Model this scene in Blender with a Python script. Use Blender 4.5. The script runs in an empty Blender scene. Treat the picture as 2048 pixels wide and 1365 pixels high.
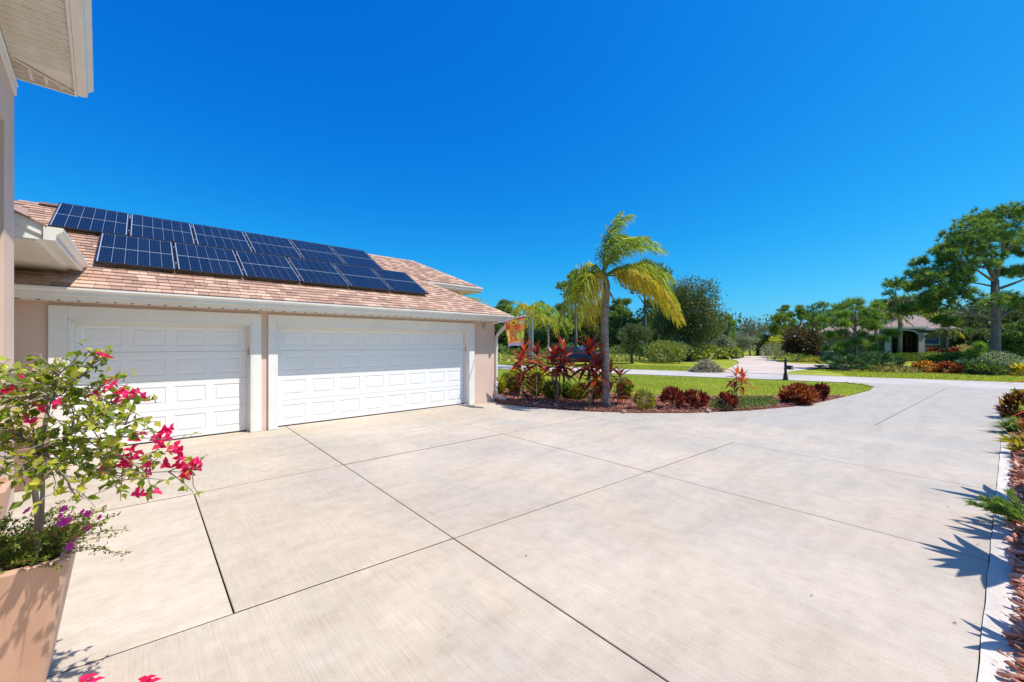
import bpy, bmesh, math, random
import numpy as np
from mathutils import Vector, Matrix, Quaternion
S = bpy.context.scene
COL = S.collection
rng = np.random.default_rng(7)
random.seed(7)
R = math.radians
# ------------------------------------------------------------------ camera, sky, sun
FW = Vector((.677, .736, 0)).normalized(); RT = Vector((.736, -.677, 0)).normalized()
cam = bpy.data.cameras.new('camera'); cam.lens = 36 * 800 / 2048; cam.sensor_width = 36
cam.clip_start = .05; cam.clip_end = 2000; cam.shift_y = 5.5 / 2048
co = bpy.data.objects.new('camera', cam); COL.objects.link(co)
co.location = (0, 0, 1.75); co.rotation_euler = (R(90), 0, -math.atan2(FW.x, FW.y)); S.camera = co
SUN_AZ = math.atan2(.70, -1.0); SUN_EL = R(59.5)
sd = Vector((math.sin(SUN_AZ) * math.cos(SUN_EL), math.cos(SUN_AZ) * math.cos(SUN_EL), math.sin(SUN_EL)))
W = bpy.data.worlds.new('World'); S.world = W; W.use_nodes = True
nt = W.node_tree; nt.nodes.clear()
sky = nt.nodes.new('ShaderNodeTexSky'); sky.sky_type = 'NISHITA'; sky.sun_disc = False
sky.sun_elevation = SUN_EL; sky.sun_rotation = SUN_AZ; sky.air_density = 1.0; sky.dust_density = .9; sky.ozone_density = 3.0
sep = nt.nodes.new('ShaderNodeSeparateColor'); cmb = nt.nodes.new('ShaderNodeCombineColor')
nt.links.new(sky.outputs[0], sep.inputs[0])
KS = .12 * 1.087     # the deep, saturated blue of a clear Florida sky: each channel gets its own gamma
for ch_, (gm, am) in enumerate(((2.9, .74), (1.12, .86), (.5, 1.03))):
    m1 = nt.nodes.new('ShaderNodeMath'); m1.operation = 'MULTIPLY'; m1.inputs[1].default_value = KS
    m2 = nt.nodes.new('ShaderNodeMath'); m2.operation = 'POWER'; m2.inputs[1].default_value = gm
    m3 = nt.nodes.new('ShaderNodeMath'); m3.operation = 'MULTIPLY'; m3.inputs[1].default_value = am / KS
    nt.links.new(sep.outputs[ch_], m1.inputs[0]); nt.links.new(m1.outputs[0], m2.inputs[0]); nt.links.new(m2.outputs[0], m3.inputs[0]); nt.links.new(m3.outputs[0], cmb.inputs[ch_])
bg = nt.nodes.new('ShaderNodeBackground'); bg.inputs['Strength'].default_value = .12
wo = nt.nodes.new('ShaderNodeOutputWorld')
nt.links.new(cmb.outputs[0], bg.inputs[0]); nt.links.new(bg.outputs[0], wo.inputs[0])
sl = bpy.data.lights.new('sun', 'SUN'); sl.energy = 4.9; sl.angle = R(.5); sl.color = (1, .935, .84)
so = bpy.data.objects.new('sun', sl); COL.objects.link(so); so.rotation_euler = sd.to_track_quat('Z', 'Y').to_euler()
S.view_settings.view_transform = 'Standard'; S.view_settings.look = 'None'; S.view_settings.exposure = 0.22; S.view_settings.gamma = 1
S.view_settings.use_curve_mapping = False
S.render.engine = 'CYCLES'; S.cycles.max_bounces = 7; S.cycles.transparent_max_bounces = 12
S.cycles.sample_clamp_indirect = 4

# ------------------------------------------------------------------ coordinate helpers
def G(u, v, z=0.0):
    "ground point seen at a photo pixel (plane z)"
    D = (1.75 - z) * 800 / (v - 688); return P(u, v, D)
def P(u, v, D):
    q = RT * ((u - 1024) / 800 * D) + FW * D
    return Vector((q.x, q.y, 1.75 - (v - 688) / 800 * D))
def LD(L, D, z=0.0):
    q = RT * L + FW * D; return Vector((q.x, q.y, z))

# ------------------------------------------------------------------ materials
MATS = {}
def srgb(*c): return tuple(((x / 255) / 12.92 if x / 255 <= .04045 else ((x / 255 + .055) / 1.055) ** 2.4) for x in c)
def mat(name, c1, c2=None, scale=4., rough=.7, bump=0., bscale=60., spec=.3, mode='noise', transl=0., metallic=0., c3=None, detail=4., stretch=None, coat=0., bdist=.01, tcol=None):
    """mode: noise | rnd (per-face attribute) | obj (random per object)"""
    m = bpy.data.materials.new(name); m.use_nodes = True; n = m.node_tree; N = n.nodes; Lk = n.links; N.clear()
    out = N.new('ShaderNodeOutputMaterial'); b = N.new('ShaderNodeBsdfPrincipled')
    b.inputs['Roughness'].default_value = rough; b.inputs['Specular IOR Level'].default_value = spec; b.inputs['Metallic'].default_value = metallic
    b.inputs['Coat Weight'].default_value = coat; b.inputs['Coat Roughness'].default_value = .05
    tc = N.new('ShaderNodeNewGeometry'); vec = tc.outputs['Position']
    if stretch:
        mp = N.new('ShaderNodeMapping'); mp.inputs['Scale'].default_value = stretch; Lk.new(vec, mp.inputs[0]); vec2 = mp.outputs[0]
    else: vec2 = vec
    col = None
    if c2:
        if mode == 'noise':
            t = N.new('ShaderNodeTexNoise'); t.inputs['Scale'].default_value = scale; t.inputs['Detail'].default_value = detail; Lk.new(vec2, t.inputs['Vector']); f = t.outputs['Fac']
        elif mode == 'rnd':
            t = N.new('ShaderNodeAttribute'); t.attribute_name = 'rnd'; f = t.outputs['Fac']
        else:
            t = N.new('ShaderNodeObjectInfo'); f = t.outputs['Random']
        r = N.new('ShaderNodeValToRGB'); e = r.color_ramp.elements
        lo, hi = (.32, .68) if mode == 'noise' else (0., 1.)
        e[0].position = lo; e[0].color = (*c1, 1); e[1].position = hi; e[1].color = (*c2, 1)
        if c3: x = e.new((lo + hi) / 2); x.color = (*c3, 1)
        Lk.new(f, r.inputs[0]); col = r.outputs[0]; Lk.new(col, b.inputs['Base Color'])
    else: b.inputs['Base Color'].default_value = (*c1, 1)
    if bump:
        t2 = N.new('ShaderNodeTexNoise'); t2.inputs['Scale'].default_value = bscale; t2.inputs['Detail'].default_value = 3; Lk.new(vec2, t2.inputs['Vector'])
        bp = N.new('ShaderNodeBump'); bp.inputs['Strength'].default_value = bump; bp.inputs['Distance'].default_value = bdist
        Lk.new(t2.outputs['Fac'], bp.inputs['Height']); Lk.new(bp.outputs[0], b.inputs['Normal'])
    if transl:
        tr = N.new('ShaderNodeBsdfTranslucent'); mx = N.new('ShaderNodeMixShader'); mx.inputs[0].default_value = transl
        g = N.new('ShaderNodeMixRGB'); g.blend_type = 'MULTIPLY'; g.inputs[0].default_value = 1; g.inputs[2].default_value = (*(tcol or (1.3, 1.35, .6)), 1)
        if col: Lk.new(col, g.inputs[1])
        else: g.inputs[1].default_value = (*c1, 1)
        Lk.new(g.outputs[0], tr.inputs[0]); Lk.new(b.outputs[0], mx.inputs[1]); Lk.new(tr.outputs[0], mx.inputs[2]); Lk.new(mx.outputs[0], out.inputs[0])
    else: Lk.new(b.outputs[0], out.inputs[0])
    MATS[name] = m; return m

white = mat('white_trim', (.80, .79, .76), (.76, .745, .71), scale=3, rough=.55, bump=.05, bscale=30)
door_white = mat('door_white', (.80, .80, .80), rough=.42, bump=.04, bscale=90, spec=.35)
vinyl = mat('dirty_vinyl', (.70, .66, .58), (.78, .76, .71), scale=5, rough=.45, bump=.03, stretch=(2, .6, 2))
gutter_white = mat('gutter_white', (.80, .79, .76), (.72, .69, .63), scale=2.2, rough=.35, spec=.4)
stucco = mat('stucco', (.65, .475, .385), (.71, .535, .445), scale=1.3, rough=.92, bump=.45, bscale=95, spec=.12, bdist=.008)
stucco_dark = mat('dark_stucco', (.27, .16, .115), (.30, .18, .13), scale=2, rough=.92, bump=.4, bscale=95, spec=.1)
shingle_m = mat('shingle', (.34, .22, .17), (.64, .45, .35), mode='obj', rough=.95, bump=.5, bscale=260, spec=.1, c3=(.50, .31, .225))
shingle_r = mat('shingle_field', (.34, .22, .17), (.64, .45, .35), mode='rnd', rough=.95, bump=.4, bscale=260, spec=.1, c3=(.50, .31, .225))
deck_m = mat('roof_deck', (.30, .19, .15), (.36, .24, .19), scale=6, rough=.95)
dark_gap = mat('dark_seal', (.03, .028, .026), rough=.8)
black_metal = mat('black_metal', (.018, .018, .02), rough=.4, spec=.5)
grey_metal = mat('grey_metal', (.45, .47, .50), rough=.4, metallic=.6)
glass_dark = mat('dark_glass', (.03, .05, .08), rough=.08, spec=.8)
clay = mat('clay_pot', (.50, .30, .205), (.60, .385, .275), scale=2.5, rough=.6, bump=.12, bscale=40, stretch=(3, 3, .5), spec=.35)
soil = mat('soil', (.05, .03, .02), (.12, .07, .05), scale=30, rough=1, bump=.8, bscale=60)
trunk_palm = mat('palm_trunk', (.36, .31, .27), (.19, .155, .135), scale=3.2, rough=.9, bump=.7, bscale=14, stretch=(2, 2, 9), bdist=.03)
bark_pine = mat('pine_bark', (.17, .125, .10), (.30, .24, .21), scale=6, rough=.95, bump=1, bscale=9, stretch=(2.2, 2.2, .6), bdist=.05)
bark_grey = mat('grey_bark', (.20, .17, .145), (.34, .30, .26), scale=12, rough=.9, bump=.6, bscale=40, stretch=(2, 2, .6))
bark_dark = mat('dark_bark', (.075, .06, .05), (.14, .11, .09), scale=8, rough=.95, bump=.6, bscale=20)
cane = mat('cane', (.34, .27, .18), (.24, .17, .12), scale=10, rough=.8, stretch=(1, 1, 8))
def leafmat(n, a, b, c=None, t=.35, rough=.5, mode='rnd', spec=.35, tcol=None): return mat(n, a, b, mode=mode, c3=c, transl=t, rough=rough, spec=spec, tcol=tcol)
lf_oak = leafmat('oak_leaf', (.045, .07, .026), (.19, .22, .085), (.095, .13, .048))
lf_dark = leafmat('dark_leaf', (.035, .07, .022), (.22, .29, .08), (.09, .15, .042))
lf_mid = leafmat('mid_leaf', (.05, .10, .022), (.27, .34, .075), (.13, .20, .045))
lf_light = leafmat('light_leaf', (.10, .16, .02), (.30, .36, .06), (.19, .26, .035))
lf_silver = leafmat('silver_leaf', (.13, .15, .11), (.40, .42, .36), (.24, .27, .20))
lf_mauve = leafmat('mauve_leaf', (.13, .10, .10), (.27, .22, .20), (.17, .17, .10))
lf_bronze = leafmat('bronze_leaf', (.035, .03, .018), (.22, .13, .06), (.085, .06, .035), rough=.35)
lf_gold = leafmat('gold_leaf', (.22, .20, .02), (.55, .42, .05), (.36, .34, .03))
lf_orange = leafmat('orange_leaf', (.24, .04, .02), (.62, .30, .04), (.42, .13, .03), tcol=(1.3, 1.0, .7))
lf_croton = leafmat('croton_leaf', (.045, .016, .016), (.46, .09, .04), (.13, .026, .022), tcol=(1.4, .8, .7))
lf_pine = leafmat('pine_needle', (.05, .11, .03), (.36, .46, .10), (.15, .25, .055), t=.35)
lf_pine_l = leafmat('bright_pine_needle', (.07, .15, .03), (.36, .48, .09), (.18, .30, .05), t=.35)
lf_palm = leafmat('palm_leaflet', (.17, .23, .03), (.66, .60, .08), (.36, .41, .045), t=.5)
lf_palm_y = leafmat('yellow_palm_leaflet', (.30, .29, .03), (.80, .58, .06), (.55, .45, .04), t=.45, tcol=(1.15, 1.1, .6))
lf_palm_g = leafmat('green_palm_leaflet', (.15, .23, .045), (.55, .60, .14), (.30, .39, .06), t=.5)
lf_palm_d = leafmat('dull_palm_leaflet', (.05, .08, .03), (.22, .20, .07), (.10, .13, .045))
lf_ti = leafmat('ti_leaf', (.06, .020, .022), (.60, .10, .06), (.24, .035, .035), mode='obj', t=.4, rough=.32, tcol=(1.6, .9, .8), spec=.5)
lf_ti_o = leafmat('orange_ti_leaf', (.30, .035, .025), (.70, .19, .04), (.5, .08, .035), mode='obj', t=.4, rough=.35, tcol=(1.4, .9, .7))
lf_boug = leafmat('bougainvillea_leaf', (.10, .17, .02), (.58, .56, .08), (.28, .36, .035), mode='obj', t=.42, rough=.38)
lf_boug_r = leafmat('bougainvillea_leaf_field', (.10, .17, .02), (.56, .54, .08), (.28, .36, .035), t=.42, rough=.38)
bract = leafmat('bract', (.66, .012, .06), (.88, .03, .22), mode='obj', t=.4, rough=.5, tcol=(1.15, .9, 1.1))
purple = leafmat('purple_petal', (.55, .03, .42), (.75, .08, .6), mode='obj', t=.3, tcol=(1.1, 1, 1.1))
grass_b = leafmat('grass_blade', (.22, .26, .035), (.66, .62, .16), (.40, .44, .07), t=.5)
mulch_c = leafmat('mulch_chip', (.22, .07, .045), (.72, .42, .31), (.46, .19, .125), t=0, rough=.85, spec=.15)

def grass_ground():
    m = bpy.data.materials.new('grass_ground'); m.use_nodes = True; n = m.node_tree; N = n.nodes; L = n.links
    b = N['Principled BSDF']; b.inputs['Roughness'].default_value = .9; b.inputs['Specular IOR Level'].default_value = .1
    g = N.new('ShaderNodeNewGeometry')
    t = N.new('ShaderNodeTexNoise'); t.inputs['Scale'].default_value = .35; t.inputs['Detail'].default_value = 6; L.new(g.outputs['Position'], t.inputs['Vector'])
    mp = N.new('ShaderNodeMapping'); mp.inputs['Rotation'].default_value = (0, 0, R(-16)); mp.inputs['Scale'].default_value = (1, .04, 1); L.new(g.outputs['Position'], mp.inputs[0])
    t3 = N.new('ShaderNodeTexNoise'); t3.inputs['Scale'].default_value = 1.1; t3.inputs['Detail'].default_value = 2; L.new(mp.outputs[0], t3.inputs['Vector'])
    t2 = N.new('ShaderNodeTexNoise'); t2.inputs['Scale'].default_value = 22; t2.inputs['Detail'].default_value = 5; L.new(g.outputs['Position'], t2.inputs['Vector'])
    a = N.new('ShaderNodeMath'); a.operation = 'ADD'; L.new(t.outputs[0], a.inputs[0]); L.new(t2.outputs[0], a.inputs[1])
    a2 = N.new('ShaderNodeMath'); a2.operation = 'ADD'; L.new(a.outputs[0], a2.inputs[0]); L.new(t3.outputs[0], a2.inputs[1])
    mu = N.new('ShaderNodeMath'); mu.operation = 'MULTIPLY'; mu.inputs[1].default_value = .333; L.new(a2.outputs[0], mu.inputs[0])
    r = N.new('ShaderNodeValToRGB'); e = r.color_ramp.elements
    e[0].position = .36; e[0].color = (.13, .17, .015, 1); e[1].position = .64; e[1].color = (.44, .42, .06, 1)
    x = e.new(.5); x.color = (.27, .31, .03, 1)
    L.new(mu.outputs[0], r.inputs[0]); L.new(r.outputs[0], b.inputs['Base Color'])
    bp = N.new('ShaderNodeBump'); bp.inputs['Strength'].default_value = .9; bp.inputs['Distance'].default_value = .04; L.new(t2.outputs[0], bp.inputs['Height']); L.new(bp.outputs[0], b.inputs['Normal'])
    return m
def concrete(name, tan1, tan2, grey=None, broom=(1, 1), stain=.5):
    m = bpy.data.materials.new(name); m.use_nodes = True; n = m.node_tree; N = n.nodes; L = n.links
    b = N['Principled BSDF']; b.inputs['Roughness'].default_value = .88; b.inputs['Specular IOR Level'].default_value = .2
    g = N.new('ShaderNodeNewGeometry'); pos = g.outputs['Position']
    def noise(sc, det, st=None, dist=0):
        t = N.new('ShaderNodeTexNoise'); t.inputs['Scale'].default_value = sc; t.inputs['Detail'].default_value = det; t.inputs['Distortion'].default_value = dist; t.inputs['Roughness'].default_value = .6
        if st:
            mp = N.new('ShaderNodeMapping'); mp.inputs['Scale'].default_value = st; mp.inputs['Rotation'].default_value = (0, 0, R(3)); L.new(pos, mp.inputs[0]); L.new(mp.outputs[0], t.inputs['Vector'])
        else: L.new(pos, t.inputs['Vector'])
        return t.outputs['Fac']
    def ramp(f, stops):
        r = N.new('ShaderNodeValToRGB'); e = r.color_ramp.elements
        e[0].position = stops[0][0]; e[0].color = (*stops[0][1], 1); e[1].position = stops[-1][0]; e[1].color = (*stops[-1][1], 1)
        for p_, c_ in stops[1:-1]:
            x = e.new(p_); x.color = (*c_, 1)
        L.new(f, r.inputs[0]); return r.outputs[0]
    def mix(a, c, f, bt='MIX'):
        x = N.new('ShaderNodeMixRGB'); x.blend_type = bt
        for sock, val in ((1, a), (2, c)):
            if isinstance(val, tuple): x.inputs[sock].default_value = (*val, 1)
            else: L.new(val, x.inputs[sock])
        if isinstance(f, float): x.inputs[0].default_value = f
        else: L.new(f, x.inputs[0])
        return x.outputs[0]
    c = ramp(noise(.42, 3, None, .3), [(.3, tan1), (.7, tan2)])
    if grey:
        sx = N.new('ShaderNodeSeparateXYZ'); L.new(pos, sx.inputs[0])
        mr = N.new('ShaderNodeMapRange'); mr.inputs[1].default_value = 6.; mr.inputs[2].default_value = 15.; L.new(sx.outputs[0], mr.inputs[0])
        # patches where the concrete has greyed, more of them towards the road
        gn = N.new('ShaderNodeMath'); gn.operation = 'MULTIPLY_ADD'; L.new(noise(.8, 6, (1, .5, 1), .5), gn.inputs[0]); gn.inputs[1].default_value = 3.0; gn.inputs[2].default_value = -1.25
        ad = N.new('ShaderNodeMath'); ad.operation = 'ADD'; ad.use_clamp = True; L.new(gn.outputs[0], ad.inputs[0]); L.new(mr.outputs[0], ad.inputs[1])
        c = mix(c, grey, ad.outputs[0])
    s1 = ramp(noise(2.2, 9, (.35, 1.3, 1)), [(.46, (1.03, 1.03, 1.03)), (.74, (.76, .75, .74))]); c = mix(c, s1, stain, 'MULTIPLY')
    s2 = ramp(noise(7, 10), [(.40, (1.03, 1.03, 1.03)), (.70, (.90, .875, .85))]); c = mix(c, s2, .8, 'MULTIPLY')
    s3 = ramp(noise(130, 4), [(.35, (.86, .85, .84)), (.65, (1.09, 1.09, 1.09))]); c = mix(c, s3, .75, 'MULTIPLY')
    s4 = ramp(noise(19, 4), [(.66, (1, 1, 1)), (.72, (.55, .53, .51))]); c = mix(c, s4, .32, 'MULTIPLY')
    s5 = ramp(noise(26, 5, (broom[0], broom[1], 1)), [(.35, (.90, .895, .89)), (.65, (1.06, 1.06, 1.06))]); c = mix(c, s5, .8, 'MULTIPLY')
    L.new(c, b.inputs['Base Color'])
    bp = N.new('ShaderNodeBump'); bp.inputs['Strength'].default_value = .35; bp.inputs['Distance'].default_value = .004
    L.new(noise(60, 5, (broom[0] * 2, broom[1] * 2, 1)), bp.inputs['Height']); L.new(bp.outputs[0], b.inputs['Normal'])
    return m
ground_m = grass_ground()
conc = concrete('driveway_concrete', srgb(186, 172, 155), srgb(200, 188, 173), grey=srgb(176, 170, 161), broom=(3.4, .10))
conc_white = concrete('bleached_concrete', srgb(186, 175, 159), srgb(205, 195, 181), broom=(.4, 2.2), stain=.5)
conc_strip = concrete('border_concrete', srgb(192, 186, 177), srgb(212, 206, 198), broom=(1, 1), stain=.8)
road_m = concrete('road_surface', srgb(178, 172, 166), srgb(196, 190, 184), broom=(.5, .5), stain=.3)
paver_m = concrete('paver_surface', srgb(190, 172, 160), srgb(208, 194, 184), broom=(2, 2), stain=.3)
mulch_base = mat('mulch_base', (.10, .03, .022), (.30, .12, .08), scale=25, rough=1, bump=1, bscale=45, bdist=.03)

# ------------------------------------------------------------------ mesh building
class MB:
    def __init__(s): s.v = []; s.f = []; s.mi = []; s.r = []
    def add(s, vs, fs, mi=0, r=None):
        o = len(s.v); s.v += [tuple(x) for x in vs]
        for f in fs: s.f.append(tuple(i + o for i in f)); s.mi.append(mi); s.r.append(random.random() if r is None else r)
        return s
    def box(s, x0, x1, y0, y1, z0, z1, mi=0, r=None):
        vs = [(x, y, z) for z in (z0, z1) for y in (y0, y1) for x in (x0, x1)]
        return s.add(vs, [(0, 2, 3, 1), (4, 5, 7, 6), (0, 1, 5, 4), (2, 6, 7, 3), (0, 4, 6, 2), (1, 3, 7, 5)], mi, r)
    def obox(s, c, ax, ay, az, mi=0, r=None):
        c, ax, ay, az = Vector(c), Vector(ax), Vector(ay), Vector(az)
        vs = [c + ax * a + ay * b + az * d for d in (-1, 1) for b in (-1, 1) for a in (-1, 1)]
        return s.add(vs, [(0, 2, 3, 1), (4, 5, 7, 6), (0, 1, 5, 4), (2, 6, 7, 3), (0, 4, 6, 2), (1, 3, 7, 5)], mi, r)
    def tube(s, pts, rad, n=8, mi=0, cap=True, sq=None):
        pts = [Vector(p) for p in pts]
        if not hasattr(rad, '__len__'): rad = [rad] * len(pts)
        vs = []; up = Vector((0, 0, 1))
        t0 = (pts[1] - pts[0]).normalized(); a = t0.cross(up)
        if a.length < .1: a = t0.cross(Vector((1, 0, 0)))
        a.normalize()
        for i, p in enumerate(pts):
            t = (pts[min(i + 1, len(pts) - 1)] - pts[max(i - 1, 0)]).normalized()
            a = (a - t * a.dot(t)).normalized(); b = t.cross(a)
            for k in range(n):
                if sq:  # rectangular section (half sizes)
                    sx, sy = ((-1, -1), (1, -1), (1, 1), (-1, 1))[k]; vs.append(p + a * sq[0] * sx + b * sq[1] * sy)
                else:
                    th = 2 * math.pi * k / n; vs.append(p + (a * math.cos(th) + b * math.sin(th)) * rad[i])
        fs = [(i * n + k, i * n + (k + 1) % n, (i + 1) * n + (k + 1) % n, (i + 1) * n + k) for i in range(len(pts) - 1) for k in range(n)]
        if cap: fs += [tuple(reversed(range(n))), tuple(range((len(pts) - 1) * n, len(pts) * n))]
        return s.add(vs, fs, mi)
    def prism(s, poly, z0, z1, mi=0):
        n = len(poly); vs = [(x, y, z0) for x, y in poly] + [(x, y, z1) for x, y in poly]
        fs = [tuple(reversed(range(n))), tuple(range(n, 2 * n))] + [(i, (i + 1) % n, n + (i + 1) % n, n + i) for i in range(n)]
        return s.add(vs, fs, mi)
    def extr(s, prof, a, b, mi=0):
        "closed profile of offsets (Vectors) extruded from a to b"
        n = len(prof); vs = [Vector(a) + Vector(p) for p in prof] + [Vector(b) + Vector(p) for p in prof]
        fs = [tuple(reversed(range(n))), tuple(range(n, 2 * n))] + [(i, (i + 1) % n, n + (i + 1) % n, n + i) for i in range(n)]
        return s.add(vs, fs, mi)
    def quadstrip_leaf(s): pass
    def build(s, name, mats, parent=None, smooth=False, recalc=True, bevel=0, kind=None):
        me = bpy.data.meshes.new(name)
        o0 = org(parent) if parent else Vector((0, 0, 0))
        me.from_pydata([(x - o0.x, y - o0.y, z - o0.z) for x, y, z in s.v], [], s.f)
        for m in (mats if isinstance(mats, (list, tuple)) else [mats]): me.materials.append(m)
        me.polygons.foreach_set('material_index', s.mi)
        at = me.attributes.new('rnd', 'FLOAT', 'FACE'); at.data.foreach_set('value', s.r)
        if recalc:
            bm = bmesh.new(); bm.from_mesh(me); bmesh.ops.recalc_face_normals(bm, faces=bm.faces); bm.to_mesh(me); bm.free()
        if smooth: me.polygons.foreach_set('use_smooth', [True] * len(me.polygons))
        o = link(name, me, parent, kind)
        if bevel:
            bv = o.modifiers.new('b', 'BEVEL'); bv.width = bevel; bv.segments = 2; bv.limit_method = 'ANGLE'
        return o
ORG = {}
def org(o): return ORG[o]
def link(name, me, parent=None, kind=None):
    o = bpy.data.objects.new(name, me); COL.objects.link(o)
    if parent: o.parent = parent; ORG[o] = ORG[parent]
    else: ORG[o] = Vector((0, 0, 0))
    if kind: o['kind'] = kind
    return o
def thing(name, loc, label, cat, group=None):
    o = bpy.data.objects.new(name, None); COL.objects.link(o); o.location = loc; o.empty_display_size = .2
    ORG[o] = Vector(loc); o['label'] = label; o['category'] = cat
    if group: o['group'] = group
    return o
def tag(o, label, cat, group=None):
    o['label'] = label; o['category'] = cat
    if group: o['group'] = group
    return o
def npmesh(name, V, F, mats, parent=None, rnd=None, kind=None, smooth=False):
    "V (n,3) world, F (m,k) constant k"
    V = np.asarray(V, dtype=np.float32).copy(); F = np.asarray(F, dtype=np.int32)
    if parent: V -= np.array(org(parent), dtype=np.float32)
    me = bpy.data.meshes.new(name); m, k = F.shape
    me.vertices.add(len(V)); me.vertices.foreach_set('co', V.ravel())
    me.loops.add(m * k); me.loops.foreach_set('vertex_index', F.ravel())
    me.polygons.add(m); me.polygons.foreach_set('loop_start', np.arange(0, m * k, k, dtype=np.int32))
    try: me.polygons.foreach_set('loop_total', np.full(m, k, dtype=np.int32))
    except Exception: pass
    for mm in (mats if isinstance(mats, (list, tuple)) else [mats]): me.materials.append(mm)
    at = me.attributes.new('rnd', 'FLOAT', 'FACE'); at.data.foreach_set('value', (rng.random(m) if rnd is None else np.asarray(rnd)).astype(np.float32))
    me.update(calc_edges=True); me.validate()
    if smooth: me.polygons.foreach_set('use_smooth', np.ones(m, dtype=bool))
    return link(name, me, parent, kind)
def unit(a): return a / np.maximum(np.linalg.norm(a, axis=-1, keepdims=True), 1e-9)
def rdirs(n): return unit(rng.normal(size=(n, 3)))
def leafquads(C, A, ln, wd, N=None, fold=.0):
    "rhombic leaves: centre-base C, axis A, length, width -> V,F"
    n = len(C); A = unit(A); N = rdirs(n) if N is None else unit(N)
    B = unit(np.cross(A, N)); ln = np.broadcast_to(np.asarray(ln, float).reshape(-1, 1), (n, 1)); wd = np.broadcast_to(np.asarray(wd, float).reshape(-1, 1), (n, 1))
    up = unit(np.cross(B, A))
    V = np.stack([C, C + A * ln * .45 + B * wd * .5 + up * wd * fold, C + A * ln, C + A * ln * .45 - B * wd * .5 + up * wd * fold], 1).reshape(-1, 3)
    return V, np.arange(4 * n).reshape(n, 4)
def leaftris(C, A, ln, wd):
    n = len(C); A = unit(A); B = unit(np.cross(A, rdirs(n)))
    ln = np.broadcast_to(np.asarray(ln, float).reshape(-1, 1), (n, 1)); wd = np.broadcast_to(np.asarray(wd, float).reshape(-1, 1), (n, 1))
    V = np.stack([C - B * wd * .5, C + B * wd * .5, C + A * ln], 1).reshape(-1, 3)
    return V, np.arange(3 * n).reshape(n, 3)
def bez(p0, p1, p2, n):
    t = np.linspace(0, 1, n)[:, None]; p0, p1, p2 = (np.array(p) for p in (p0, p1, p2))
    return (1 - t) ** 2 * p0 + 2 * t * (1 - t) * p1 + t * t * p2
# ================================================================== THE SETTING
sun_strip = lambda X: -.11 - .0681 * (X - 3.17)          # inner edge of the border strip on the right
g = MB(); g.add([(-400, -400, -.035), (900, -400, -.035), (900, 900, -.035), (-400, 900, -.035)], [(0, 1, 2, 3)])
o = g.build('ground', ground_m); o['kind'] = 'structure'
# road
far_e = [(13.3, 60), (20.4, 30.1), (22.6, 22.0), (24.6, 14.6), (26.6, 7.6), (28.3, 1.2), (30.0, -5.5), (34, -22), (44, -60)]
near_e = [(9.2, 60), (15.8, 30.0), (17.95, 22.0), (20.1, 14.6), (22.2, 7.6), (24.1, .9), (25.9, -5.5), (29.9, -22), (40, -60)]
g = MB()
for i in range(len(far_e) - 1):
    a, b, c, d = near_e[i], far_e[i], far_e[i + 1], near_e[i + 1]
    g.prism([a, b, c, d], -.06, -.004)
o = g.build('road', road_m); o['kind'] = 'structure'
joint_m = mat('joint_dirt', (.012, .011, .009), (.05, .04, .03), scale=8, rough=1, spec=.05)
# driveway: one slab object per concrete panel, sawn joints between them
edge = [(7.9, 9.33), (7.62, 8.9), (7.75, 8.2), (8.02, 7.3), (8.5, 6.2), (9.15, 5.3), (10.1, 4.42), (11.65, 3.5), (13.3, 2.9), (14.9, 2.57), (17.5, 2.22), (20, 1.97), (21.8, 2.0), (22.9, 2.5), (23.55, 3.3)]
outline = edge + [(24.05, .9), (25.4, -3.9), (24.3, -3.0), (23.5, -2.1), (22.6, -1.55), (19, -1.19), (12, -.71), (3.17, -.11), (-3, .31), (-3, -.6), (-3.2, 3.0), (-1.3, 9.9), (7.9, 9.9)]
outline = edge + [(24.05, .9), (24.55, -.9), (24.75, -1.68), (19, -1.19), (12, -.71), (3.17, -.11), (-1.2, .19), (-1.45, 9.62), (7.7, 9.62)]
bm = bmesh.new(); vs = [bm.verts.new((x, y, 0)) for x, y in outline]; bm.faces.new(vs)
def cut(p, q, sel=None):
    p, q = Vector((*p, 0)), Vector((*q, 0)); d = (q - p).normalized(); nrm = Vector((-d.y, d.x, 0))
    fs = [f for f in bm.faces if sel is None or sel(f.calc_center_median())]
    geom = fs + list({e for f in fs for e in f.edges}) + list({v for f in fs for v in f.verts})
    bmesh.ops.bisect_plane(bm, geom=geom, plane_co=p, plane_no=nrm, dist=1e-5)
cut((2.2, 9), (2.0, 1), None)
cut((5.18, 9), (5.02, 0))
cut((7.95, 6), (7.5, 0))
cut((0, 5.97), (7.5, 5.78), lambda c: c.x < 7.9)
cut((0, 3.17), (11.1, 2.3), lambda c: c.x < 11.5)
cut((0, 9.30), (7.9, 9.30), lambda c: c.y > 6 and c.x < 8)
cut((11.75, 9), (11.6, 0), lambda c: c.x > 7.6)
cut((15.9, 9), (15.7, -3), lambda c: c.x > 11.7)
cut((19.9, 9), (19.7, -3), lambda c: c.x > 15.8)
cut((22.95, 9), (23.4, -3), lambda c: c.x > 19.8)
cut((11.7, 1.04), (22.9, .05), lambda c: c.x > 11.7 and c.x < 22.9)
cut((.43, 6.1), (.43, 3.1), lambda c: c.x < 2 and 3.1 < c.y < 6)
drive = bpy.data.objects.new('driveway', None); COL.objects.link(drive); drive['kind'] = 'structure'; ORG[drive] = Vector((0, 0, 0))
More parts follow.
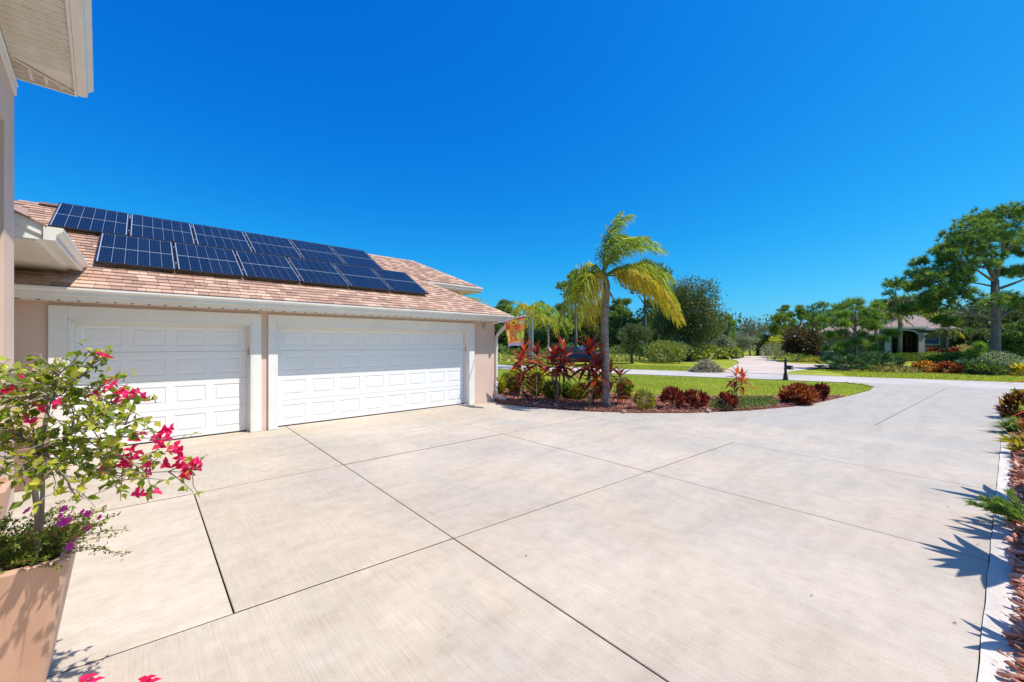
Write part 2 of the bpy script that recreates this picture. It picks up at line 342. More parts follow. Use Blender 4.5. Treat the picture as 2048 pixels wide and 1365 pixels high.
def inset_poly(pts, d):
    out = []; n = len(pts)
    for i in range(n):
        a, b, c = pts[i - 1], pts[i], pts[(i + 1) % n]
        e1 = (b - a).normalized(); e2 = (c - b).normalized(); n1 = Vector((-e1.y, e1.x, 0)); n2 = Vector((-e2.y, e2.x, 0))
        # joints that run along X are seen end-on and were sawn a little wider
        jw = lambda e, m_: d * ((1.3 if m_.y < 4 else 3.0) if abs(e.x) > .8 and d > .0042 else 1); d1 = jw(e1, (a + b) / 2); d2 = jw(e2, (b + c) / 2)
        det = n1.x * n2.y - n1.y * n2.x
        if abs(det) < .25: out.append(b + (n1 + n2) * ((d1 + d2) / 2 / max((n1 + n2).dot(n1), .4)))
        else: out.append(b + Vector(((d1 * n2.y - d2 * n1.y) / det, (d2 * n1.x - d1 * n2.x) / det, 0)))
    return out
bm.faces.ensure_lookup_table()
for f in list(bm.faces):
    pts = [v.co.copy() for v in f.verts]
    if f.normal.z < 0: pts.reverse()
    cc = f.calc_center_median(); wide = .0046
    pts = [p for i, p in enumerate(pts) if (p - pts[i - 1]).length > .01]
    ip = inset_poly(pts, wide)
    n = len(ip); jz = random.uniform(-.0015, .0015)
    top = [(p.x, p.y, jz) for p in inset_poly(ip, .004)]; mid = [(p.x, p.y, -.004 + jz) for p in ip]; bot = [(p.x, p.y, -.12) for p in ip]
    mb = MB(); fs = [tuple(range(n))]
    for i in range(n):
        j = (i + 1) % n; fs += [(i, n + i, n + j, j), (n + i, 2 * n + i, 2 * n + j, n + j)]
    mb.add(top + mid + bot, fs); mb.mi = [0 if k_ == 0 or k_ % 2 == 1 else 1 for k_ in range(len(fs))]
    bleached = cc.x < .43 and 3.1 < cc.y < 6
    o = mb.build('slab', [conc_white if bleached else conc, joint_m], drive, recalc=True)
    if bleached: o['label'] = 'bleached white slab by the house wall'
bm.free()
mb = MB(); mb.prism([(x, y) for x, y in outline], -.13, -.022); mb.build('joint_filler', joint_m, drive)
# border strip on the right, slightly wavy
g = MB(); xs = np.linspace(-1, 23.2, 90)
ins = [(x, sun_strip(x) + .003 + .003 * math.sin(x * 7.1)) for x in xs]; outs = [(x, sun_strip(x) - .115 - .03 * math.exp(-abs(x - 4) / 3) + .012 * math.sin(x * 5.3)) for x in xs]
for i in range(len(xs) - 1): g.prism([ins[i], outs[i], outs[i + 1], ins[i + 1]][::-1], -.1, .012)
o = g.build('border_strip', conc_strip); o['kind'] = 'structure'
# beds
edge_s = []
for i in range(len(edge) - 1):
    a, b = Vector(edge[i]), Vector(edge[i + 1])
    k = max(1, int((b - a).length / .3)); edge_s += [tuple(a.lerp(b, t / k)) for t in range(k)]
bed = [(7.93, 9.4)] + [e for e in edge_s if e[0] < 17.2 and e[1] < 9.2] + [(17.2, 2.3), (16.6, 2.75), (15.8, 3.4), (14.9, 4.2), (14.0, 5.1), (13.2, 5.9), (12.5, 6.9), (12.0, 8.0), (11.4, 9.3), (10.6, 10.8), (9.8, 12.0), (8.9, 12.6), (7.9, 12.8)]
def inside(pts, poly):
    x, y = pts[:, 0], pts[:, 1]; r = np.zeros(len(pts), bool); n = len(poly)
    for i in range(n):
        x1, y1 = poly[i]; x2, y2 = poly[(i + 1) % n]
        c = ((y1 > y) != (y2 > y)); 
        with np.errstate(divide='ignore', invalid='ignore'): r ^= c & (x < (x2 - x1) * (y - y1) / ((y2 - y1) or 1e-9) + x1)
    return r
def bedmesh(poly, name):
    b = bmesh.new(); f = b.faces.new([b.verts.new((x, y, 0)) for x, y in poly]); bmesh.ops.triangulate(b, faces=[f])
    for _ in range(2): bmesh.ops.subdivide_edges(b, edges=b.edges[:], cuts=1, use_grid_fill=True)
    for v in b.verts: v.co.z = -.004 if v.is_boundary else .03 + .012 * math.sin(v.co.x * 7) * math.sin(v.co.y * 9)
    me = bpy.data.meshes.new(name); b.normal_update(); b.to_mesh(me); b.free(); me.materials.append(mulch_base)
    o = link(name, me); o['kind'] = 'structure'; return o
bedmesh(bed, 'mulch_bed_ground')
rbed = [(-1, -3.4), (15.3, -4.4), (15.3, sun_strip(15.3) - .12), (8, sun_strip(8) - .12), (3, sun_strip(3) - .14), (-1, sun_strip(-1) - .15)]
bedmesh(rbed, 'roadside_bed_ground')
def chips(name, pts, lmin, lmax, zb=.03):
    n = len(pts); C = np.column_stack([pts, zb + rng.random(n) * .035])
    th = rng.random(n) * 2 * np.pi; A = unit(np.column_stack([np.cos(th), np.sin(th), rng.normal(0, .28, n)]))
    Nn = unit(np.column_stack([rng.normal(0, .4, n), rng.normal(0, .4, n), np.ones(n)])); B = unit(np.cross(A, Nn)); U = np.cross(B, A)
    ln = (lmin + rng.random(n) ** 2 * (lmax - lmin))[:, None]; w = ln * (.10 + .22 * rng.random(n))[:, None]; t = w * .3
    V = np.stack([C + sa * A * ln * .5 * (1 if sb > 0 else .82) + sb * B * w * .5 + su * U * t * .5 for su in (-1, 1) for sb in (-1, 1) for sa in (-1, 1)], 1).reshape(-1, 3)
    q = np.array([(0, 2, 3, 1), (4, 5, 7, 6), (0, 1, 5, 4), (2, 6, 7, 3), (0, 4, 6, 2), (1, 3, 7, 5)])
    F = (np.arange(n)[:, None, None] * 8 + q[None]).reshape(-1, 4)
    return npmesh(name, V, F, mulch_c, rnd=np.repeat(rng.random(n), 6), kind='stuff')
def scatter(poly, n):
    a = np.array(poly); lo, hi = a.min(0), a.max(0); p = lo + rng.random((n * 3, 2)) * (hi - lo); return p[inside(p, poly)][:n]
chips('mulch', scatter(bed, 16000), .03, .11)
x = 2.2 + rng.random(9000) ** 1.6 * 13; y = np.array([sun_strip(t) for t in x]) - .12 - rng.random(9000) ** 1.3 * .9 - .01
o = chips('roadside_mulch', np.column_stack([x, y]), .04, .16)
# a few stray chips on the strip
x = 2.4 + rng.random(40) * 6; y = np.array([sun_strip(t) for t in x]) - .125 - rng.normal(0, .02, 40)
# ---------------------------------------------------------------- grass
lawn = [(9.9, 12.2), (11.5, 9.6), (12.1, 8.2), (12.6, 7.1), (13.3, 6.0), (14.1, 5.2), (15.0, 4.3), (15.9, 3.5), (16.7, 2.85), (17.3, 2.4), (20, 2.07), (21.8, 2.1), (22.9, 2.6), (23.3, 3.3), (22.1, 7.6), (20.0, 14.6), (17.8, 22), (15.7, 30), (8, 30), (7.9, 13)]
def blades(name, pts, h, w, zb=-.03, lean=.35):
    n = len(pts); C = np.column_stack([pts, np.full(n, zb)])
    A = unit(np.column_stack([rng.normal(0, lean, (n, 2)), np.ones(n)])); V, F = leaftris(C, A, h * (.6 + .8 * rng.random(n)), w)
    return npmesh(name, V, F, grass_b, kind='stuff')
pts = scatter(lawn, 150000); dist = np.hypot(pts[:, 0], pts[:, 1]); keep = rng.random(len(pts)) < np.clip(17 / dist, 0, 1) ** 1.5
blades('lawn_grass', pts[keep], .05, .018)
# tufts overhanging the concrete edges
ex = []
for i in range(len(edge_s)):
    x0, y0 = edge_s[i]
    if x0 > 17.2: ex += [(x0 + random.gauss(0, .1), y0 + abs(random.gauss(0, .03)) + .0) for _ in range(60)]
blades('edge_grass', np.array(ex), .05, .014, -.01)
gp = scatter([(13.2, sun_strip(13.2) - .12), (23, sun_strip(23) - .12), (24.4, -4.8), (15.3, -4.2)], 26000)
blades('roadside_grass', gp, .05, .016)
fl = [(b[0] + .05, b[1]) for b in far_e[1:7]]
pav = [(25.4, 10.0), (25.6, 9.4), (27.2, 3.6), (30.5, 4.2), (34, 6.5), (60, 8.4), (72, 8), (75, 24), (64, 22), (40, 16.5), (29, 11.8)]
fp = scatter(fl + [(36, -5.5), (34, 6), (31, 14), (28, 22), (26, 30)], 60000); fp = fp[~inside(fp, pav)]; blades('far_verge_grass', fp, .08, .035)
ep = []
for i in range(len(far_e) - 1):
    a, b = Vector(far_e[i]), Vector(far_e[i + 1])
    if b.y < -20 or a.y > 45: continue
    for _ in range(int((b - a).length * 70)): q = a.lerp(b, random.random()); ep.append((q.x + .03 + abs(random.gauss(0, .05)), q.y))
ep = np.array(ep); blades('road_edge_grass', ep[~inside(ep, pav)], .09, .03)
# neighbour's paver drive (courses of pavers are too far off to tell apart)
pv = [G(1432, 752), G(1580, 757.5), G(1560, 748), G(1585, 742), G(1650, 735), G(1700, 733.2), G(1700, 728.6), G(1640, 729), G(1600, 728), G(1548, 724), G(1560, 721), G(1530, 718.0), G(1540, 712.6), G(1485, 712.6), G(1462, 714), G(1460, 718), G(1475, 722), G(1478, 727), G(1465, 733), G(1450, 742)]
pv[0] = Vector((*[.0, .0], 0)) + Vector((26.3, 8.9, 0)); 
g = MB(); g.prism([(p.x, p.y) for p in ([Vector((26.25, 9.6, 0)), Vector((27.7, 3.9, 0))] + pv[2:])], -.05, .004)
o = g.build('neighbour_driveway', paver_m); o['kind'] = 'structure'
# neighbour mulch rings / bed ground
def disc(name, c, rx, rd, m, z0=-.03, z1=.02, n=22):
    g = MB(); g.prism([tuple((LD(0, 0) + c + RT * rx * math.cos(t) * (1 + .1 * math.sin(3 * t)) + FW * rd * math.sin(t)).xy) for t in [2 * math.pi * k / n for k in range(n)]], z0, z1)
    o = g.build(name, m); o['kind'] = 'structure'; return o
dark_soil = mat('leaf_litter', (.03, .022, .015), (.09, .065, .04), scale=6, rough=1, bump=.6, bscale=20)
disc('palmetto_bed_ground', G(1712, 737), 3.2, 1.2, dark_soil)
disc('pine_bed_ground', G(1965, 745), 4.6, 1.7, dark_soil)
disc('croton_bed_ground', G(1880, 744), 2.2, .8, dark_soil)
disc('oak_bed_ground', G(1377, 722), 1.4, 1.6, dark_soil)
disc('house_bed_ground', LD(43.5, 43), 7.5, 1.8, dark_soil)
# ================================================================== THE HOUSE (garage, entry eave, tall wing)
house = thing('house', (3.2, 9.33, 0), 'pinkish stucco house with two white garage doors and solar panels on its roof', 'house')
YW = 9.33; YT = 9.285; YD = 9.51
# front garage wall with two door openings
O1 = (-.88, 1.57); O2 = (2.0, 6.90); HT = 2.13; XR = 7.86
w = MB()
for a, b in ((-1.42, O1[0]), (O1[1], O2[0]), (O2[1], XR)): w.box(a, b, YW, YW + .2, 0, HT)
w.box(-1.42, XR, YW, YW + .2, HT, 2.42)
w.build('garage_wall', stucco, house)
w = MB(); w.box(XR - .2, XR - .001, YW + .2, 14, 0, 2.5); w.box(-4, XR - .001, 11.2, 13.9, 2.4, 3.5); w.build('side_wall', stucco, house)
w = MB(); w.box(-4, XR - .2, 12.5, 12.7, 0, 2.5, r=.1); w.build('garage_back_wall', dark_gap, house)
# trim around each door
for (a, b), tl, tr in ((O1, .20, .16), (O2, .15, .17)):
    t = MB(); t.box(a - tl, a - .0, YT, YW - .002, 0, 2.345); t.box(b, b + tr, YT, YW - .002, 0, 2.345); t.box(a, b, YT, YW - .002, HT + .01, 2.345)
    t.build('door_trim', white, house, bevel=.006)
    t = MB(); t.box(a + .001, a + .022, YT + .002, YD, 0, HT - .001); t.box(b - .022, b - .001, YT + .002, YD, 0, HT - .001); t.box(a + .022, b - .022, YT + .002, YD, HT - .022, HT + .009)
    t.box(a + .022, a + .055, YD - .05, YD - .012, 0, HT - .03); t.box(b - .055, b - .022, YD - .05, YD - .012, 0, HT - .03); t.box(a + .055, b - .055, YD - .05, YD - .012, HT - .06, HT - .023)
    t.build('door_jamb', white, house)
def door_section(x0, x1, z0, z1, n):
    "one hinged section with embossed panels"
    m = MB(); y = YD; W_ = x1 - x0; H_ = z1 - z0; mx = .115; gap = .115; pw = (W_ - 2 * mx - (n - 1) * gap) / n; py = .10
    zs0, zs1 = z0 + py, z1 - py
    def q(a, b, c, d, ya, yb=None):
        m.add([(a, ya, c), (b, ya, c), (b, ya, d), (a, ya, d)], [(0, 1, 2, 3)])
    q(x0, x1, z0, zs0, y); q(x0, x1, zs1, z1, y)
    cx = x0
    for i in range(n):
        a = x0 + mx + i * (pw + gap); b = a + pw; q(cx, a, zs0, zs1, y); cx = b
        rings = [(0, 0.), (.012, .0085), (.036, .0085), (.058, .001)]
        for (i0, d0), (i1, d1) in zip(rings[:-1], rings[1:]):
            o_ = [(a + i0, y + d0, zs0 + i0), (b - i0, y + d0, zs0 + i0), (b - i0, y + d0, zs1 - i0), (a + i0, y + d0, zs1 - i0)]
            n_ = [(a + i1, y + d1, zs0 + i1), (b - i1, y + d1, zs0 + i1), (b - i1, y + d1, zs1 - i1), (a + i1, y + d1, zs1 - i1)]
            m.add(o_ + n_, [(0, 1, 5, 4), (1, 2, 6, 5), (2, 3, 7, 6), (3, 0, 4, 7)])
        q(a + .058, b - .058, zs0 + .058, zs1 - .058, y + .001)
    q(cx, x1, zs0, zs1, y)
    m.add([(x0, y, z0), (x1, y, z0), (x1, y + .04, z0), (x0, y + .04, z0), (x0, y, z1), (x1, y, z1), (x1, y + .04, z1), (x0, y + .04, z1)], [(0, 1, 2, 3), (4, 5, 6, 7)])
    return m
for (a, b), n in ((O1, 4), (O2, 8)):
    d = MB(); d.box(a + .02, b - .02, YD + .05, YD + .07, .012, HT); dr = d.build('garage_door', dark_gap, house)
    for k in range(4):
        z0 = .022 + k * .528; s = door_section(a + .023, b - .023, z0 + .002, z0 + .5255, n); s.build('door_section', door_white, dr, recalc=False)
    t = MB(); t.box(a + .03, b - .03, YD - .006, YD + .04, .001, .024); t.build('bottom_seal', dark_gap, dr)
    h_ = MB(); h_.box(b - .05, b - .03, YD - .075, YD - .051, 1.52, 1.66); h_.build('latch_plate', grey_metal, dr)
# eave: soffit, fascia, gutter
SL = .56; EY = 8.92; EZ = 2.60; TH = math.atan(SL)
rz = lambda Y: EZ + SL * (Y - EY)
XE = 8.15
s = MB(); s.box(-1.42, XE, EY, YW - .001, 2.405, 2.42)
for k in range(96):
    x = -1.40 + k * .0995
    if x < XE - .03: s.box(x, x + .012, EY + .01, YW - .005, 2.396, 2.4045)
sf = s.build('soffit', vinyl, house)
s = MB()
for k in range(48):
    x = -1.35 + k * .199
    if x < XE: s.box(x, x + .035, EY + .02, EY + .045, 2.3935, 2.4035)
s.build('soffit_vents', dark_gap, sf, kind='stuff')
f = MB(); f.box(-1.42, XE, EY - .012, EY + .008, 2.405, 2.575); f.box(XE - .02, XE, EY + .008, 11, 2.405, 2.575); f.build('fascia', white, house)
def kgutter(a, b, out, z, name='gutter', parent=None, w=.115, h=.125, m=None, cap=True):
    "K-style gutter from a to b (xy), hanging outwards along out, its top at z"
    out = Vector((*out, 0)); U = Vector((0, 0, 1))
    pr = [(0, 0), (0, -h), (.55 * w, -h), (.62 * w, -h * .93), (.66 * w, -h * .55), (.80 * w, -h * .42), (.97 * w, -h * .30), (w, -h * .22), (w, 0), (w - .012, .0), (w - .012, -.012), (.93 * w - .01, -h * .28), (.60 * w, -h * .5), (.54 * w, -h * .9), (.01, -h * .9), (.01, 0)]
    mb = MB(); A = Vector((*a, z)); B = Vector((*b, z)); mb.extr([out * p + U * q for p, q in pr], A, B)
    if cap:
        for E_, sg in ((A, -1), (B, 1)):
            t = (B - A).normalized() * sg; pp = [out * p + U * q for p, q in pr[:9]]; mb.extr([p * 1.0 for p in pp], E_ - t * .0, E_ + t * .006)
    return mb.build(name, m or gutter_white, parent)
kgutter((-1.36, EY - .013), (XE + .02, EY - .013), (0, -1), 2.585, parent=house)
# downspout at the right corner
d = MB(); px = XR + .05
d.tube([(8.0, 8.86, 2.47), (8.0, 8.88, 2.34), (7.965, 9.0, 2.24), (7.925, 9.22, 2.06), (7.915, 9.31, 1.95), (7.915, 9.32, 1.5), (7.915, 9.32, .30), (7.93, 9.30, .16), (8.02, 9.18, .07), (8.1, 9.08, .05)], 1, 4, sq=(.032, .042))
ds = d.build('downspout', gutter_white, house, bevel=.006)
for z_ in (1.60, .55):
    d = MB(); d.box(7.86, 7.965, 9.27, 9.368, z_, z_ + .025); d.build('strap', white, ds)
# roof deck
rd = MB(); zf = lambda x, y: (x, y, rz(y) - .004)
rd.add([zf(-4, EY - .01), zf(XE, EY - .01), zf(6.28, 10.79), zf(8.48, 10.79), zf(6.82, 12.45), zf(-4, 12.45)], [(0, 1, 2, 5), (2, 3, 4, 5)])
rd.add([zf(XE, EY), (XE, 11, rz(EY)), (6.2, 11.0, rz(10.87))], [(0, 1, 2)])
z0 = rz(10.79); rd.add([(8.48, 10.79, z0), (8.48, 14.1, z0), (6.82, 12.45, rz(12.45)), (-4, 14.1, z0), (-4, 12.45, rz(12.45))], [(0, 1, 2), (1, 3, 4, 2)])
roof = rd.build('roof', deck_m, house, recalc=True)
u_ = MB(); u_.box(6.30, 8.46, 10.81, 11.2, z0 - .15, z0 - .135); u_.box(7.86, 8.46, 11.2, 14.1, z0 - .15, z0 - .135); u_.build('upper_soffit', vinyl, house)
u_ = MB(); u_.box(6.32, 8.48, 10.785, 10.805, z0 - .155, z0 - .012); u_.box(8.461, 8.48, 10.806, 14.1, z0 - .155, z0 - .012); u_.build('upper_fascia', white, house)
kgutter((6.40, 10.784), (8.49, 10.784), (0, -1), z0 + .0, parent=house, w=.09, h=.115)
# shingles: each tab a tapered box lying on the slope
ct, st_ = math.cos(TH), math.sin(TH); EXP = .142
def tab(wd):
    m = MB(); e = .003; y1 = EXP + .02
    vs = [(e, 0, .001), (wd - e, 0, .001), (wd - e, y1, -.004), (e, y1, -.004), (e, 0, .022), (wd - e, 0, .022), (wd - e, y1, .002), (e, y1, .002)]
    return vs, [(0, 3, 2, 1), (4, 5, 6, 7), (0, 1, 5, 4), (1, 2, 6, 5), (2, 3, 7, 6), (3, 0, 4, 7)]
WID = [.11, .15, .19, .25]; TABS = []
for wd in WID:
    vs, fs = tab(wd); me = bpy.data.meshes.new('shingle'); me.from_pydata([(x, y * ct - z * st_, y * st_ + z * ct) for x, y, z in vs], [], fs); me.materials.append(shingle_m); TABS.append((vs, fs, me))
def right_lim(y): return XE - (y - EY) if y < 10.79 else 8.48 - (y - 10.79)
cand = []
rr = random.Random(3)
for k in range(29):
    s0 = k * EXP; y = EY + s0 * ct; x = -1.62 - rr.random() * .3
    while x < right_lim(y + EXP * ct) + .1:
        i = rr.choice((0, 1, 1, 2, 2, 3)); wd = WID[i]
        if x + wd > right_lim(y) + .02: break
        z = rz(y); cov = (-.58 < x < 5.6 and 9.8 < y < 11.05) or (-1.2 < x < 4.9 and 11.2 < y < 12.4)
        dd = math.hypot(x, y); cand.append((cov, dd, x, y, z, i)); x += wd
cand.sort()
stuffm = MB()
for n_, (cov, dd, x, y, z, i) in enumerate(cand):
    vs, fs, me = TABS[i]
    if n_ < 300:
        o = bpy.data.objects.new('shingle', me); COL.objects.link(o); o.parent = roof; o.location = Vector((x, y, z)) - org(house)
    elif not cov:
        stuffm.add([(x + a, y + b * ct - c * st_, z + b * st_ + c * ct) for a, b, c in vs], fs, r=rr.random())
stuffm.build('shingle_courses', shingle_r, roof, kind='stuff', recalc=False)
# hip caps and ridge caps
hc = MB()
def caps(p, q, L=.24):
    p, q = Vector(p), Vector(q); d = (q - p); n = int(d.length / .15); t = d.normalized(); side = t.cross(Vector((0, 0, 1))).normalized()
    for k in range(n):
        a = p + d * k / n; b = a + t * .19; r = random.random()
        hc.add([a + side * .09 - Vector((0, 0, .035)), a + Vector((0, 0, .028)), a - side * .09 - Vector((0, 0, .035)), b + side * .09 - Vector((0, 0, .045)), b + Vector((0, 0, .012)), b - side * .09 - Vector((0, 0, .045))], [(0, 1, 4, 3), (1, 2, 5, 4), (0, 1, 2)], r=r)
caps((XE, EY, EZ + .01), (6.28, 10.79, rz(10.79) + .01)); caps((8.48, 10.79, rz(10.79) + .01), (6.82, 12.45, rz(12.45) + .01)); caps((6.82, 12.45, rz(12.45) + .01), (-1.6, 12.45, rz(12.45) + .01))
hc.build('hip_and_ridge_caps', shingle_r, roof, kind='stuff', recalc=False)
rv = MB(); rv.box(-1.55, -.98, 12.33, 12.43, rz(12.4) + .02, rz(12.4) + .06); rv.build('ridge_vent', deck_m, roof)
dg = MB(); dg.box(-1.52, -1.0, 12.31, 12.329, rz(12.32) + .015, rz(12.32) + .05); dg.build('vent_slot', dark_gap, roof)
# narrow wall back to the wing + entry eave over it
w = MB(); w.box(-1.62, -1.42, 6.5, YW + .2, 0, 2.9); w.box(-1.62, -1.42, 6.75, 10.5, 2.9, 3.35)
w.build('entry_wall', stucco, house)
w = MB(); w.add([(-1.45, 10.2, 3.2), (-1.15, 10.35, 3.35), (-1.45, 11.3, 3.75), (-1.45, 10.2, 3.55), (-1.32, 10.3, 3.62), (-1.45, 11.3, 4.05)], [(0, 1, 4, 3), (1, 2, 5, 4), (0, 1, 2), (3, 4, 5), (0, 3, 5, 2)]); w.build('stucco_cricket', stucco, house)
ex_, ey0, ey1 = -.83, 6.85, 9.75; er = lambda X: 3.05 + .52 * (-.79 - X)
e = MB(); prof = [(-3.0, 2.92), (ex_, 2.92), (ex_, er(ex_) - .01), (-3.0, er(-3.0) - .01)]
vs = [(x, y, z) for y in (ey0 + .02, ey1) for x, z in prof]; e.add(vs, [(0, 1, 2, 3), (4, 7, 6, 5), (0, 4, 5, 1), (1, 5, 6, 2), (2, 6, 7, 3), (3, 7, 4, 0)])
er_o = e.build('entry_roof', white, house)
e = MB(); e.box(-2.6, ex_ - .06, ey0 + .03, ey1 + .1, 2.905, 2.918)
for k in range(30): e.box(-2.6, ex_ - .065, ey0 + .05 + k * .097, ey0 + .06 + k * .097, 2.898, 2.9045)
e.build('entry_soffit', vinyl, er_o)
e = MB(); e.add([(-3, ey0 - .0, er(-3) - .145), (ex_ + .01, ey0, er(ex_) - .115), (ex_ + .01, ey0, er(ex_) + .0), (-3, ey0, er(-3) + .0), (-3, ey0 + .019, er(-3) - .145), (ex_ + .01, ey0 + .019, er(ex_) - .115), (ex_ + .01, ey0 + .019, er(ex_)), (-3, ey0 + .019, er(-3))], [(0, 1, 2, 3), (4, 5, 6, 7), (0, 1, 5, 4), (3, 2, 6, 7), (1, 2, 6, 5)]); e.build('rake_board', white, er_o)
e = MB(); e.add([(-3, ey0 - .03, er(-3) + .002), (ex_ + .03, ey0 - .03, er(ex_) - .012), (ex_ + .03, ey1 + 1.2, er(ex_) - .012), (-3, ey1 + 1.2, er(-3) + .002), (-3, ey0 - .03, er(-3) + .022), (ex_ + .03, ey0 - .03, er(ex_) + .008), (ex_ + .03, ey1 + 1.2, er(ex_) + .008), (-3, ey1 + 1.2, er(-3) + .022)], [(0, 1, 2, 3), (4, 5, 6, 7), (0, 1, 5, 4), (1, 2, 6, 5), (0, 4, 7, 3)]); e.build('entry_shingles', deck_m, er_o)
kgutter((ex_ + .002, ey0 - .02), (ex_ + .002, ey1 - .02), (1, 0), er(ex_) - .005, parent=house, w=.15, h=.15, m=gutter_white)
# tall wing on the left: wall, window recess, cornice, soffit, fascia, gutter, roof
Cw = Vector((-1.0, 6.6, 0)); wd_ = Vector((.0565, -.998, 0)).normalized(); nw = Vector((.998, .0565, 0)).normalized(); ZS = 4.56
def wp(t, o, z): q = Cw + wd_ * t + nw * o; return (q.x, q.y, z)
def wbox(m, t0, t1, o0, o1, z0, z1, r=None):
    vs = [wp(t, o_, z) for z in (z0, z1) for o_ in (o0, o1) for t in (t0, t1)]
    return m.add(vs, [(0, 2, 3, 1), (4, 5, 7, 6), (0, 1, 5, 4), (2, 6, 7, 3), (0, 4, 6, 2), (1, 3, 7, 5)], r=r)
w = MB(); wbox(w, 0, .63, -.3, 0, 0, ZS); wbox(w, .63, 2.1, -.3, 0, 0, 1.0); wbox(w, .63, 2.1, -.3, 0, 3.84, ZS); wbox(w, 2.1, 10, -.3, 0, 0, ZS)
wbox(w, .0, .3, -4, -.3, 0, ZS)
w.build('wing_wall', stucco, house)
w = MB(); wbox(w, .63, 2.1, -.22, -.2, 1.0, 3.84); wn = w.build('wing_window', glass_dark, house)
w = MB()
for a in (.63, 1.34, 2.04): wbox(w, a, a + .06, -.199, -.15, 1.0, 3.84)
wbox(w, .69, 2.04, -.199, -.15, 1.0, 1.06); wbox(w, .69, 2.04, -.199, -.15, 3.78, 3.84); w.build('sash', white, wn)
w = MB(); wbox(w, -.012, 10, .001, .018, 4.35, 4.45); wbox(w, -.016, 10, .001, .026, 4.4501, 4.462); w.build('cornice', white, house)
sf2 = MB(); wbox(sf2, -.03, 10, .0, .435, ZS + .012, ZS + .02); sfo = sf2.build('wing_soffit', vinyl, house)
for k in range(42):
    a = .40 + k * .101; m = MB(); wbox(m, a + .006, a + .095, .012, .425, ZS, ZS + .0115); wbox(m, a + .028, a + .040, .013, .424, ZS - .004, ZS - .0001); wbox(m, a + .062, a + .074, .013, .424, ZS - .004, ZS - .0001)
    m.build('soffit_board', mat_perf if 'mat_perf' in globals() else vinyl, sfo)
m = MB(); wbox(m, 4.65, 9.9, .01, .43, ZS, ZS + .0115); m.build('soffit_field', vinyl, sfo)
m = MB(); m.add([wp(.375, .01, ZS), wp(.0, .01, ZS), wp(.0, .43, ZS), wp(.03, .43, ZS), wp(.375, .01, ZS + .01), wp(0, .01, ZS + .01), wp(0, .43, ZS + .01), wp(.03, .43, ZS + .01)], [(0, 1, 2, 3), (4, 5, 6, 7), (0, 1, 5, 4), (1, 2, 6, 5), (2, 3, 7, 6), (3, 0, 4, 7)])
stain_v = mat('stained_vinyl', (.36, .31, .25), (.66, .62, .55), scale=9, rough=.7, stretch=(1, 4, 1)); m.build('corner_soffit', stain_v, sfo)
for a in (.11, .215, .32):
    L_ = .36 * (1 - (a - .0) / .43); m = MB(); wbox(m, .005, max(.03, L_), a, a + .022, ZS - .006, ZS - .0005); m.build('batten', vinyl, sfo)
m = MB(); p, q = Vector(wp(.40, .012, ZS - .006)), Vector(wp(.01, .43, ZS - .006)); d = (q - p).normalized(); n_ = Vector((-d.y, d.x, 0)) * .011
m.add([p - n_, q - n_, q + n_, p + n_, p - n_ + Vector((0, 0, .005)), q - n_ + Vector((0, 0, .005)), q + n_ + Vector((0, 0, .005)), p + n_ + Vector((0, 0, .005))], [(0, 1, 2, 3), (4, 5, 6, 7), (0, 1, 5, 4), (2, 3, 7, 6)]); m.build('mitre_strip', vinyl, sfo)
m = MB(); wbox(m, -.035, 10, .426, .448, ZS - .012, ZS + .15); wbox(m, -.055, -.036, -.02, .448, ZS - .012, ZS + .13); wbox(m, -.03, 10, .45, .50, ZS - .004, ZS + .02); m.build('wing_fascia', white, house)
kgutter(wp(-.03, .45, 0)[:2], wp(9, .45, 0)[:2], (nw.x, nw.y), ZS + .135, parent=house, w=.125, h=.13)
m = MB(); m.add([wp(-.06, .50, ZS + .15), wp(10, .50, ZS + .15), wp(10, -4, ZS + 2.4), wp(-.06, -4, ZS + 2.4), wp(-.06, .50, ZS + .12), wp(10, .50, ZS + .12), wp(10, -4, ZS + 2.37), wp(-.06, -4, ZS + 2.37)], [(0, 1, 2, 3), (4, 5, 6, 7), (0, 1, 5, 4), (0, 3, 7, 4)]); m.build('wing_roof', deck_m, house)

